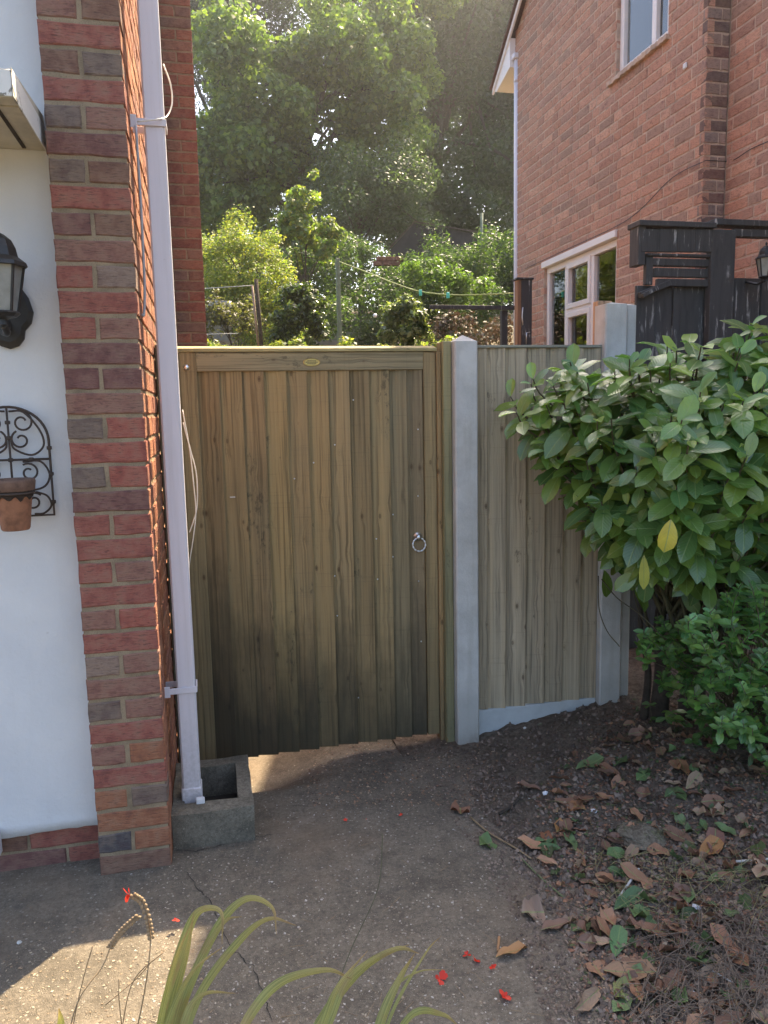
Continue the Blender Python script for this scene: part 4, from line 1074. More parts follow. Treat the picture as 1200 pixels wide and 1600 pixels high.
# crumbly mortar sill under the upper window
def sill():
    bm = bmesh.new(); add_box(bm, (HX-0.030, uw['y0']-0.02, uw['z0']-0.035), (HX+0.03, uw['y1']+0.10, uw['z0']-0.001), 0)
    bmesh.ops.subdivide_edges(bm, edges=[e for e in bm.edges if abs((e.verts[0].co-e.verts[1].co).y) > 0.3], cuts=40)
    for v in bm.verts:
        if v.co.x < HX-0.02: v.co += Vector((noise.noise(v.co*40)*0.010, 0, noise.noise(v.co*60+Vector((5, 0, 0)))*0.012))
    link('window_sill', bm_mesh(bm, 'window_sill'), M['mortar_pale'], rh)
sill()
# round downpipe with collar and clip
rd = thing('downpipe', 'round pale downpipe at the far corner of the right brick house', 'downpipe', (HX-0.05, HY1-0.06, 1))
px_ = at(807.5, 300, Y=HY1-0.03)
tube('pipe', [(px_.x, HY1-0.03, 0.9), (px_.x, HY1-0.03, 5.10)], 0.031, M['pvc'], rd, 16)
bm = bmesh.new(); add_box(bm, (px_.x-0.05, HY1-0.08, 5.08), (px_.x+0.07, HY1+0.02, 5.13), 0.006); add_box(bm, (px_.x-0.035, HY1-0.067, 4.86), (px_.x+0.09, HY1-0.02, 4.88), 0.002)
link('pipe_clip', bm_mesh(bm, 'pipe_clip'), M['pvc'], rd)
# thin cable sagging across both walls
cb = [(760, 470), (840, 460)]
pts = [at(820, 420, X=HX-0.008), at(880, 392, X=HX-0.008), at(960, 355, X=HX-0.008), at(1000, 328, X=HX-0.008), at(1050, 278, X=HX-0.008), at(1098, 253, X=HX-0.008)]
pts += [at(1110, 251, Y=HY0-0.008), at(1138, 252, Y=HY0-0.008), at(1150, 248, X=NXW-0.008), at(1175, 232, X=NXW-0.008), at(1215, 215, X=NXW-0.008)]
tag(tube('wall_cable', spline(pts, 5), 0.0026, M['iron']), 'thin dark cable sagging across the brick wall of the right house', 'cable')
p = at(1070, 103, X=HX-0.01)
tag(box('wall_plug', p-Vector((.006, .02, .02)), p+Vector((.008, .02, .02)), M['fabric'], None, 0.006), 'small white dab on the brickwork below the upper window', 'plug')

# ================================================================ BLACK TIMBER FENCE / OLD GATEWAY of the neighbour
BY = 3.95
bf = thing('black_fence', 'weathered black timber fence and old gateway frame beside the brick house', 'fence', (2.9, BY, 0.3))
bp_ = lambda x, y, Y=BY: at(x, y, Y=Y)
def bbox(name, xa, ya, xb, yb, Y=BY, th=0.03, bev=0.003, lab=None, rot=0.0):
    a, b = bp_(xa, ya, Y), bp_(xb, yb, Y)
    c = (a+b)/2; w = abs(b.x-a.x)/2; h = abs(a.z-b.z)/2
    bm = bmesh.new(); add_box(bm, (-w, 0, -h), (w, th, h), bev)
    return link(name, bm_mesh(bm, name), M['black'], bf, mtx=Matrix.Translation((c.x, Y, c.z)) @ Matrix.Rotation(rot, 4, 'Y'), label=lab)
xs = [945, 970, 992, 1023, 1050, 1063, 1102, 1113, 1143, 1162, 1186, 1212, 1245, 1275, 1300]
for i, (a, b) in enumerate(zip(xs, xs[1:])):
    A, B = bp_(a, 545), bp_(b, 545)
    top = (bp_(a, 446).z if a < 1110 else bp_(a, 434).z) if a > 990 else 1.6
    bm = bmesh.new(); add_box(bm, (-(B.x-A.x)/2+0.002, 0, 0.0), ((B.x-A.x)/2-0.002, 0.02, top+0.15), 0.002)
    link('board', bm_mesh(bm, 'board'), M['black'], bf, loc=((A.x+B.x)/2, BY+0.01*(i % 2), -0.15))
bbox('post', 1113, 358, 1143, 560, BY-0.055, 0.05)
bbox('cap_board', 1000, 343, 1120, 356, BY-0.075, 0.13)
bbox('cross_beam', 1118, 341, 1260, 356, BY-0.052, 0.09)
bbox('cross_beam', 1146, 357, 1260, 373, BY-0.035, 0.05)
for a, b in ((1003, 1030), (1031, 1058), (1059, 1086), (1087, 1112)): bbox('fascia_board', a, 357, b, 394, BY-0.050+random.uniform(-.004, .004), 0.022)
bbox('rail', 1012, 395, 1112, 402, BY-0.045, 0.04)
bbox('rail', 1020, 403, 1112, 417, BY-0.032, 0.04)
bbox('rail', 1024, 418, 1111, 434, BY-0.026, 0.03)
bbox('rail', 1028, 435, 1111, 448, BY-0.035, 0.03)
bbox('post', 998, 345, 1008, 414, BY-0.05, 0.09)
bbox('hinge_block', 1010, 395, 1020, 445, BY-0.03, 0.03)
bbox('broken_strut', 1000, 446, 1050, 456, BY-0.05, 0.03, rot=-0.35)
bbox('broken_strut', 1004, 452, 1030, 459, BY-0.07, 0.03, rot=-0.45)
t, C = lantern((at(1196, 418, Y=3.8).x, 3.8, at(1196, 418, Y=3.8).z), 0.55, 'small black lantern with clear panes at the right picture edge above the black fence')
tube('arm', [C+Vector((0, 0, -0.07)), C+Vector((0, 0.06, -0.08)), C+Vector((0, 0.16, -0.05))], 0.008, M['iron'], t)
# separate old post near the far corner of the house
op = thing('old_post', 'dark weathered timber post with metal latch near the far corner of the brick house', 'post', at(820, 540, Y=6.6))
a, b = at(810, 437, Y=6.6), at(831, 560, Y=6.6)
box('post', (a.x+0.03, 6.6, 0.8), (b.x, 6.68, a.z), M['black'], op, 0.004)
box('post_edge', (a.x-0.005, 6.602, 0.8), (a.x+0.029, 6.68, a.z), M['pale_wood'], op, 0.003, (0.30, 0.17, 0.10))
box('post_cap', (a.x-0.02, 6.58, a.z+0.001), (b.x+0.01, 6.70, a.z+0.018), M['black'], op, 0.003)
tube('latch', spline([at(817, 480, Y=6.59), at(816, 495, Y=6.585), at(817, 508, Y=6.59)], 3), 0.006, M['steel'], op, 6)
tube('latch', [at(828, 519, Y=6.59), at(823, 520, Y=6.58), at(822, 538, Y=6.59)], 0.006, M['steel'], op, 6)

# ================================================================ FOLIAGE
def leaf_cloud(centers, radii, n, size, tints, aspect=0.55, up=0.5, jitter=0.35, fold=0.25, shell=0.35, squash=0.8):
    """leaf quads gathered round clump centres. returns V,F,tint"""
    C = np.asarray(centers, float); Rr = np.asarray(radii, float)
    wts = Rr**2; wts /= wts.sum()
    idx = rng.choice(len(C), n, p=wts)
    d = rng.normal(size=(n, 3)); d /= np.linalg.norm(d, axis=1)[:, None]
    rr = Rr[idx]*(shell+(1-shell)*rng.random(n)**0.6)*(1+rng.normal(size=n)*0.12)
    pos = C[idx] + d*rr[:, None]*np.array([1, 1, squash])
    nrm = d*0.6 + rng.normal(size=(n, 3))*jitter*1.6 + np.array([0, 0, up]); nrm /= np.linalg.norm(nrm, axis=1)[:, None]
    a = rng.normal(size=(n, 3)); a[:, 2] -= 0.4; a -= nrm*(a*nrm).sum(1)[:, None]; a /= np.linalg.norm(a, axis=1)[:, None]
    b = np.cross(nrm, a)
    s = size*(0.6+0.8*rng.random(n))[:, None]
    w = s*aspect*0.5
    p0 = pos - a*s*0.5; p2 = pos + a*s*0.5
    p1 = pos + b*w + nrm*s*fold*0.3; p3 = pos - b*w + nrm*s*fold*0.3
    V = np.stack([p0, p1, p2, p3], 1).reshape(-1, 3)
    F = np.arange(4*n).reshape(n, 4)
    T = np.asarray(tints, float)[rng.integers(0, len(tints), n)]*(0.8+0.4*rng.random((n, 1)))
    return V, F, np.repeat(T, 4, 0)
def blob_clumps(ells, m, rad_, surf=0.7):
    """clump centres scattered in a set of ellipsoids (cx,cy,cz,rx,ry,rz)"""
    E_ = np.asarray(ells, float); vol = E_[:, 3]*E_[:, 4]*E_[:, 5]; idx = rng.choice(len(E_), m, p=vol/vol.sum())
    d = rng.normal(size=(m, 3)); d /= np.linalg.norm(d, axis=1)[:, None]
    r = surf + (1-surf)*rng.random(m); r = np.where(rng.random(m) < 0.3, rng.random(m), r)
    c = E_[idx, :3] + d*r[:, None]*E_[idx, 3:]
    return c, rad_*(0.6+0.8*rng.random(m))
def plant(name, label, cat, ells, m, crad, n, size, tints, mat, base=None, trunk_r=0.0, limbs=0, group=None, **kw):
    c, r = blob_clumps(ells, m, crad)
    if base is None:
        e = ells[0]; base = (e[0], e[1], e[2]-e[5])
    t = thing(name, label, cat, base, group)
    V, F, T = leaf_cloud(c, r, n, size, tints, **kw)
    o = link('crown', mesh_np('crown', V, F, mat, T), None, t); o['kind'] = 'stuff'
    if trunk_r:
        bm = bmesh.new(); B = Vector(base); e = ells[0]; top = Vector((e[0], e[1], e[2]+e[5]*0.4))
        mid = B.lerp(top, 0.5)+Vector((random.uniform(-.3, .3), 0, 0))*min(1, e[3]*0.3)
        tube_bm(bm, spline([B, mid, top], 6), [trunk_r*(1-0.75*k/12) for k in range(13)], 9)
        link('trunk', bm_mesh(bm, 'trunk', True), M['bark'], t)
        bm = bmesh.new()
        for k in rng.choice(len(c), min(limbs, len(c)), replace=False):
            f = random.uniform(0.35, 0.95); s = B.lerp(mid, f*2) if f < .5 else mid.lerp(top, f*2-1)
            e_ = Vector(c[k]); md = s.lerp(e_, 0.5)+Vector((0, 0, (e_-s).length*0.10))
            tube_bm(bm, [s, md, e_], [trunk_r*0.35, trunk_r*0.2, trunk_r*0.05], 5, cap=False)
        if limbs: link('limb', bm_mesh(bm, 'limb', True), M['bark'], t)['kind'] = 'stuff'
    return t
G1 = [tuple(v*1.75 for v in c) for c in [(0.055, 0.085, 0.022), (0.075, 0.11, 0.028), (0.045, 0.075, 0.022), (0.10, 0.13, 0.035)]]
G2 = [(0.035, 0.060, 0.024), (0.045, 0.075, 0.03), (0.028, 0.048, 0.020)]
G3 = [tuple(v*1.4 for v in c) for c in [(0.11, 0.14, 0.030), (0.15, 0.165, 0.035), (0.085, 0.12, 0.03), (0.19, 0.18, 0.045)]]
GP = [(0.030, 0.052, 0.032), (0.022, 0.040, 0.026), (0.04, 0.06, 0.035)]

def E(x, y, Y, rx, ry, rz):
    p = at(x, y, Y=Y); return (p.x, p.y, p.z, rx, ry, rz)
# big broadleaf tree, lit from behind
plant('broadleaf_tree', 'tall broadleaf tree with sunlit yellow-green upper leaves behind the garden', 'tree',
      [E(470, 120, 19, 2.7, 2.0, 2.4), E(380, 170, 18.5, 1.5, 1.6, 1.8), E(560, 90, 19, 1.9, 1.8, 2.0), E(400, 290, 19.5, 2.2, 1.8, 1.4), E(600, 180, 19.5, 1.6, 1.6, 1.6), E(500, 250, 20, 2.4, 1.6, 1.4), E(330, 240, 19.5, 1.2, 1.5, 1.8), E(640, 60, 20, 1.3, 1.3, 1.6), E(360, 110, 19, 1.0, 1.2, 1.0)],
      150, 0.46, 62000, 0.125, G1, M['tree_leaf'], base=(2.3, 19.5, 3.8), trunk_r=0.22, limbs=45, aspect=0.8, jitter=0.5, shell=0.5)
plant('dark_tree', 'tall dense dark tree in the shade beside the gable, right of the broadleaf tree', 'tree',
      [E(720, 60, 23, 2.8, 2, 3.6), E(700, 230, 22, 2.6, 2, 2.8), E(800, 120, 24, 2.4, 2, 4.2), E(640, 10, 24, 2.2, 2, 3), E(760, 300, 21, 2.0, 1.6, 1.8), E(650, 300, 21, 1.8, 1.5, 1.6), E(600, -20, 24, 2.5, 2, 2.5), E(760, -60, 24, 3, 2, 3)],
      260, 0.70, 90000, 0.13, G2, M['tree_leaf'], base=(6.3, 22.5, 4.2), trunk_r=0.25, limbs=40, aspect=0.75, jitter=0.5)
plant('conifer_tree', 'blue-green conifer showing at the top left beside the brick return', 'tree',
      [E(345, 30, 25, 2.2, 2, 3.0), E(300, 100, 25, 2.0, 2, 2.2), E(430, -20, 26, 2.2, 2, 2.4), E(380, 60, 26, 2.0, 1.6, 1.8), E(330, -60, 26, 2.5, 2, 2)],
      170, 0.7, 60000, 0.15, GP, M['tree_leaf'], base=(1.2, 26, 4.8), trunk_r=0.25, limbs=30, aspect=0.25)
plant('young_tree', 'soft grey-green small tree behind the clothes post, in front of the dark trees', 'tree',
      [E(560, 290, 17, 1.2, 1.0, 1.0), E(620, 330, 16.5, 1.2, 1.0, 0.9), E(530, 340, 16.5, 1.0, 1.0, 0.8)],
      70, 0.42, 22000, 0.075, [(0.055, 0.085, 0.045), (0.045, 0.07, 0.04), (0.065, 0.095, 0.05)], M['tree_leaf'], base=(3.4, 16.8, 3.2), trunk_r=0.09, limbs=20)
plant('distant_trees', 'far line of trees behind the garden glimpsed low between the nearer trunks', 'tree line',
      [E(400, 420, 27, 3.2, 1.5, 1.6), E(330, 450, 27, 2.5, 1.5, 1.6), E(330, 380, 30, 2.5, 2, 1.6), E(450, 360, 31, 3, 2, 1.6), E(620, 350, 32, 3, 2, 2.2), E(800, 330, 32, 4, 2, 3.5), E(740, 100, 33, 5, 2, 6), E(900, 200, 30, 4, 2, 6), E(560, 300, 33, 3.5, 2, 1.6)],
      230, 0.95, 60000, 0.20, G2, M['tree_leaf'], base=(5, 31, 5.5))
# garden shrubs
plant('golden_shrub', 'bright yellow-green clipped shrub in full sun left of the clothes post', 'shrub',
      [E(375, 440, 11, 0.66, 0.6, 0.62), E(350, 500, 10.9, 0.5, 0.5, 0.5), E(430, 500, 10.8, 0.45, 0.5, 0.45), E(350, 420, 11.2, 0.48, 0.5, 0.5), E(395, 375, 11.3, 0.35, 0.4, 0.38), E(420, 445, 10.8, 0.4, 0.5, 0.5)],
      100, 0.19, 34000, 0.038, G3, M['tree_leaf'], base=(1.0, 11, 2.0), trunk_r=0.05, limbs=12)
plant('tall_shrub', 'leggy shrub with large bright leaves rising behind the golden shrub', 'shrub',
      [E(480, 370, 12.5, 0.50, 0.35, 0.45), E(478, 315, 12.5, 0.30, 0.22, 0.36), E(440, 355, 12.4, 0.3, 0.2, 0.35), E(520, 390, 12.4, 0.3, 0.2, 0.3), E(486, 290, 12.5, 0.12, 0.12, 0.22)],
      60, 0.11, 3600, 0.085, G3+G1, M['tree_leaf'], base=(1.6, 12.5, 2.3), trunk_r=0.03, limbs=12)
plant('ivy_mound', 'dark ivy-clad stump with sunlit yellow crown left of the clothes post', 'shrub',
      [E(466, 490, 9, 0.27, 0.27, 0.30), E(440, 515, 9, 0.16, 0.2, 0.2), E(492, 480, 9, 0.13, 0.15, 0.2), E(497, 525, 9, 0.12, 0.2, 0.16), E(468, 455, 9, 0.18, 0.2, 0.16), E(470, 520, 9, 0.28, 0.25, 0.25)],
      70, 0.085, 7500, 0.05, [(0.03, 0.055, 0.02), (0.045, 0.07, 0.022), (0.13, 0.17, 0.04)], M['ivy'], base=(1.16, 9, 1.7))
plant('drooping_shrub', 'drooping variegated shrub just over the gate, left of the concrete post', 'shrub',
      [E(635, 505, 7.6, 0.20, 0.22, 0.20), E(625, 485, 7.6, 0.16, 0.18, 0.13), E(665, 492, 7.5, 0.17, 0.15, 0.09), E(600, 515, 7.6, 0.12, 0.15, 0.12), E(640, 530, 7.6, 0.26, 0.2, 0.12)],
      40, 0.075, 3000, 0.055, [(0.14, 0.18, 0.07), (0.24, 0.27, 0.13), (0.07, 0.10, 0.045)], M['ivy'], base=(1.9, 7.6, 1.3))
hedge = plant('hedge', 'dark green overgrown hedge below the shed roof behind the washing line', 'hedge',
      [E(560, 440, 14, 0.8, 0.6, 0.7), E(500, 420, 13.5, 0.6, 0.6, 0.6), E(650, 450, 13.2, 0.9, 0.6, 0.55), E(740, 430, 14, 1.0, 0.6, 0.6), E(790, 450, 13.4, 0.8, 0.6, 0.7), E(570, 500, 12.5, 0.8, 0.5, 0.5), E(700, 480, 12.6, 0.9, 0.5, 0.4), E(520, 390, 14.5, 0.6, 0.5, 0.35), E(830, 430, 13.6, 0.9, 0.6, 0.8), E(450, 480, 13.5, 1.0, 0.5, 0.8), E(350, 470, 13.5, 0.9, 0.5, 0.9), E(620, 520, 12.4, 1.0, 0.4, 0.5), E(780, 520, 13, 0.9, 0.4, 0.7), E(680, 398, 14.5, 0.6, 0.5, 0.22), E(760, 385, 14.5, 0.7, 0.5, 0.30), E(590, 405, 14.5, 0.4, 0.4, 0.3)],
      220, 0.27, 60000, 0.062, [(0.035, 0.065, 0.025), (0.05, 0.085, 0.03), (0.07, 0.11, 0.03)], M['tree_leaf'], base=(3.3, 13.6, 2.4))
plant('leafy_shrub', 'fresh green leafy shrub in front of the hedge under the washing line', 'shrub',
      [E(690, 440, 12, 0.5, 0.35, 0.22), E(660, 425, 12.2, 0.3, 0.3, 0.18), E(725, 455, 12, 0.45, 0.35, 0.2)],
      36, 0.17, 3200, 0.075, [(0.07, 0.12, 0.03), (0.10, 0.16, 0.035)], M['tree_leaf'], base=(3.0, 12, 2.2))
plant('twiggy_shrub', 'grey-brown twiggy undergrowth below the golden shrub beside the brick return', 'shrub',
      [E(350, 505, 8.9, 0.30, 0.15, 0.25), E(385, 500, 8.9, 0.2, 0.15, 0.3), E(335, 480, 8.9, 0.15, 0.15, 0.2)],
      40, 0.09, 1700, 0.045, [(0.09, 0.085, 0.05), (0.13, 0.13, 0.06), (0.07, 0.06, 0.045)], M['tree_leaf'], base=(0.5, 8.9, 1.5), trunk_r=0.015, limbs=25)
plant('low_shrub', 'small pale-leaved plants along the top of the gate behind it', 'shrub',
      [E(340, 545, 8, 0.3, 0.2, 0.06), E(440, 543, 8.3, 0.3, 0.2, 0.07), E(540, 548, 8.5, 0.5, 0.2, 0.08), E(700, 540, 8, 0.3, 0.2, 0.06)],
      30, 0.07, 1400, 0.05, G3, M['tree_leaf'], base=(0.9, 8, 1.4))
plant('brushwood', 'brown dry brush and bank behind the black rail', 'brush pile',
      [E(740, 520, 8.6, 0.55, 0.3, 0.22), E(790, 515, 8.9, 0.3, 0.3, 0.22), E(710, 535, 8.4, 0.4, 0.3, 0.16)],
      34, 0.12, 2600, 0.05, [(0.12, 0.09, 0.06), (0.17, 0.13, 0.09), (0.08, 0.09, 0.045)], M['dry_set'], base=(2.8, 8.6, 1.4))

# clothes post, line, pegs, poles
tag(box('clothes_post', (at(525, 403, Y=9.5).x, 9.5, 1.6), (at(531, 403, Y=9.5).x, 9.56, at(528, 403, Y=9.5).z), M['polegrn'], None, 0.005), 'slim green-grey clothes post holding the washing line', 'post')
lp = spline([at(530, 409, Y=9.5), at(570, 424, Y=9.3), at(620, 444, Y=9.0), at(660, 456, Y=8.8), at(720, 461, Y=8.4), at(803, 458, Y=8.0)], 6)
tag(tube('washing_line', lp, 0.0065, M['line']), 'green-yellow washing line sagging from the clothes post to the house', 'washing line')
for (x, y, lb) in ((657, 457, 'teal clothes peg on the washing line, the left of two'), (700, 461, 'teal clothes peg on the washing line, the right of two')):
    p = at(x, y, Y=8.75 if x < 680 else 8.5)
    pg = thing('clothes_peg', lb, 'clothes peg', p, 'teal clothes pegs on the line')
    for s in (-1, 1): box('peg_leg', (p.x-0.016+0.018*(s > 0), p.y-0.012, p.z-0.035), (p.x-0.002+0.018*(s > 0), p.y+0.012, p.z+0.03), M['peg'], pg, 0.003)
tag(tube('garden_pole', [at(751, 412, Y=14), at(753, 333, Y=14)], 0.028, M['polegrn']), 'pale green upright pole standing in front of the dark trees right of the shed', 'pole')
fr = thing('leaning_frame', 'leaning pair of old brown posts with wires left of the ivy mound', 'garden frame', at(405, 530, Y=8.2))
tube('post', [at(409, 545, Y=8.2), at(400, 436, Y=8.2)], 0.020, M['bark'], fr); tube('post', [at(404, 545, Y=8.25), at(394, 446, Y=8.25)], 0.012, M['pale_wood'], fr, color=(0.3, 0.22, 0.16))
tube('wire', [at(300, 452, Y=8.4), at(396, 446, Y=8.2)], 0.0035, M['cable'], fr)
tube('wire', [at(300, 523, Y=8.4), at(372, 521, Y=8.2)], 0.0035, M['cable'], fr)
def sheet():
    V, F = [], []; a, b = at(316, 470, Y=9.2), at(366, 538, Y=9.2)
    for j in range(9):
        for i in range(9):
            x = a.x+(b.x-a.x)*i/8; z = a.z+(b.z-a.z)*j/8
            V.append((x-0.03*j/8-(0.05*abs(noise.noise(Vector((z*9, 0, 0)))) if i == 8 else 0)+(0.08*j/8 if i > 4 else 0)*0, 9.2+0.05*noise.noise(Vector((x*8, z*8, 0))), z))
    F = [(j*9+i, j*9+i+1, (j+1)*9+i+1, (j+1)*9+i) for j in range(8) for i in range(8)]
    o = link('polythene_sheet', mesh_np('polythene_sheet', V, F, M['sheet'], smooth=True)); md = o.modifiers.new('thick', 'SOLIDIFY'); md.thickness = 0.01
    tag(o, 'pale weathered sheet partly seen behind the golden shrub beside the brick return', 'sheet')
sheet()
rl = thing('black_rail', 'thin black garden rail with post between the drooping shrub and the house', 'rail', at(790, 535, Y=7.4))
a, b = at(672, 478, Y=7.4), at(806, 478, Y=7.4)
box('rail', (a.x, 7.4, a.z-0.028), (b.x, 7.44, a.z+0.012), M['black'], rl, 0.003)
box('post', (at(784, 500, Y=7.45).x, 7.445, 1.0), (at(793, 500, Y=7.45).x, 7.50, a.z-0.029), M['black'], rl, 0.003)
# shed roof
sh = thing('garden_shed', 'garden shed with dark low gable roof showing above the hedge', 'shed', at(690, 400, Y=16))
def shed():
    l, r_, tp, e = at(608, 392, Y=16), at(782, 368, Y=16), at(647, 349, Y=16), at(604, 392, Y=16)
    bm = bmesh.new()
    P0 = [(l.x, 16, l.z-0.0), (tp.x, 16, tp.z), (r_.x+0.6, 16.4, r_.z), (r_.x+0.6, 16.4, l.z-0.6), (l.x, 16, l.z-0.6)]
    A = [bm.verts.new(p) for p in P0]; B = [bm.verts.new((x+0.3, y+2.2, z)) for x, y, z in P0]
    bm.faces.new(A)
    for k in range(5): bm.faces.new((A[k], A[(k+1) % 5], B[(k+1) % 5], B[k]))
    bmesh.ops.recalc_face_normals(bm, faces=bm.faces)
    link('shed_wall', bm_mesh(bm, 'shed_wall'), M['shed'], sh)
    bm = bmesh.new(); tube_bm(bm, [Vector(P0[0])+Vector((-.05, -.05, 0)), Vector(P0[1])+Vector((0, -.05, .02)), Vector(P0[2])+Vector((0, -.05, .02))], 0.022, 4)
    link('roof_edge', bm_mesh(bm, 'roof_edge'), M['bark'], sh)
shed()
bw = thing('brick_garden_wall', 'scrap of red brick garden wall glimpsed in the hedge below the shed', 'wall', at(605, 410, Y=13))
for j in range(2):
    for i in range(3):
        p = at(590+i*14-j*5, 404+j*7, Y=12.75); box('brick', (p.x, 12.75, p.z-0.03), (p.x+0.14, 12.85, p.z+0.035), M['brick'], bw, 0.004, (0.17, 0.075, 0.055))
for (x, y, lb) in ((586, 493, 'white ball flower head in the hedge, the upper of two'), (600, 572-45+0, 'white ball flower head in the hedge, the lower of two')):
    p = at(x, y if y < 560 else 510, Y=11.5); bm = bmesh.new(); bmesh.ops.create_icosphere(bm, subdivisions=2, radius=0.032)
    for v in bm.verts: v.co *= 1+0.18*noise.noise(v.co*60)
    link('flower_head', bm_mesh(bm, 'flower_head', True), M['fabric'], hedge, loc=p)

# ================================================================ LAUREL
def leaf_mesh(name, L, Wd, droop, fold, mat, twist=0.0, seg=6, curl=0.0, tip=0.12):
    V, F, UVs = [], [], []
    for i in range(seg+1):
        t = i/seg; x = L*t
        w = Wd*0.5*(math.sin(math.pi*(t*0.93+0.035)**1.3)**0.58)
        if i in (0, seg): w = 0.002
        z = -droop*L*t*t; a = twist*t
        for s in (-1, 0, 1):
            y = s*w*math.cos(fold); zz = z+abs(s)*w*math.sin(fold) + curl*abs(s)*w*math.sin(t*9)
            V.append((x-abs(s)*0.0, y*math.cos(a)-(zz-z)*math.sin(a), z+(zz-z)*math.cos(a)+y*math.sin(a))); UVs.append((t, 0.5+0.5*s*w/(Wd*0.5)))
    for i in range(seg):
        for k in range(2): F.append((3*i+k, 3*i+k+1, 3*i+k+4, 3*i+k+3)[::-1])
    me = mesh_np(name, V, F, mat, uv=UVs, smooth=True)
    return me, np.array(V), np.array(F), np.array(UVs)
def scatter_leaves(parent, items, variants, set_variants_mat, limit, name='leaf', restname='foliage'):
    """items: list of (matrix, color, variant). Nearest to camera and in frame become parts."""
    items = sorted(items, key=lambda t: (t[0].translation-EYE).length + (0 if in_frame(t[0].translation) else 100) - 0.0)
    for k, (mt, c, v) in enumerate(items[:limit]): link(name, variants[v][0], None, parent, mtx=mt, color=c)
    rest = items[limit:]
    if rest:
        VV, FF, TT, UU = [], [], [], []; off = 0
        for mt, c, v in rest:
            _, V, F, U_ = variants[v]; A = np.array(mt); P = V @ A[:3, :3].T + A[:3, 3]
            VV.append(P); FF.append(F+off); TT.append(np.repeat([c[:3]], len(V), 0)); UU.append(U_); off += len(V)
        o = link(restname, mesh_np(restname, np.vstack(VV), np.vstack(FF), set_variants_mat, np.vstack(TT), np.vstack(UU), True), None, parent); o['kind'] = 'stuff'
def frame_mtx(pos, direction, normal, scale=1.0):
    x = Vector(direction).normalized(); n = Vector(normal); y = n.cross(x)
    if y.length < 1e-4: y = x.orthogonal()
    y.normalize(); z = x.cross(y)
    m_ = Matrix((x*scale, y*scale, z*scale)).transposed().to_4x4(); m_.translation = pos; return m_
def in_poly(x, y, P):
    c = False; j = len(P)-1
    for i in range(len(P)):
        if (P[i][1] > y) != (P[j][1] > y) and x < (P[j][0]-P[i][0])*(y-P[i][1])/(P[j][1]-P[i][1])+P[i][0]: c = not c
        j = i
    return c
LV = [leaf_mesh('leaf', 0.126*s, 0.059*w, d, f, M['laurel'], tw, 6, cu) for s, w, d, f, tw, cu in ((1, 1, .18, .25, 0, .05), (0.9, 1.05, .32, .18, .3, .1), (1.1, 1, .10, .35, -.3, .05), (0.8, .95, .05, .2, .1, .12), (1.0, 1.15, .45, .15, -.2, .08), (.65, .85, .1, .45, .2, .0))]
LCOL = [tuple(v*k for v, k in zip(c, (1.28, 1.18, 1.0))) for c in [(0.11, 0.20, 0.055), (0.085, 0.17, 0.06), (0.13, 0.22, 0.055), (0.07, 0.15, 0.06), (0.16, 0.24, 0.055)]]
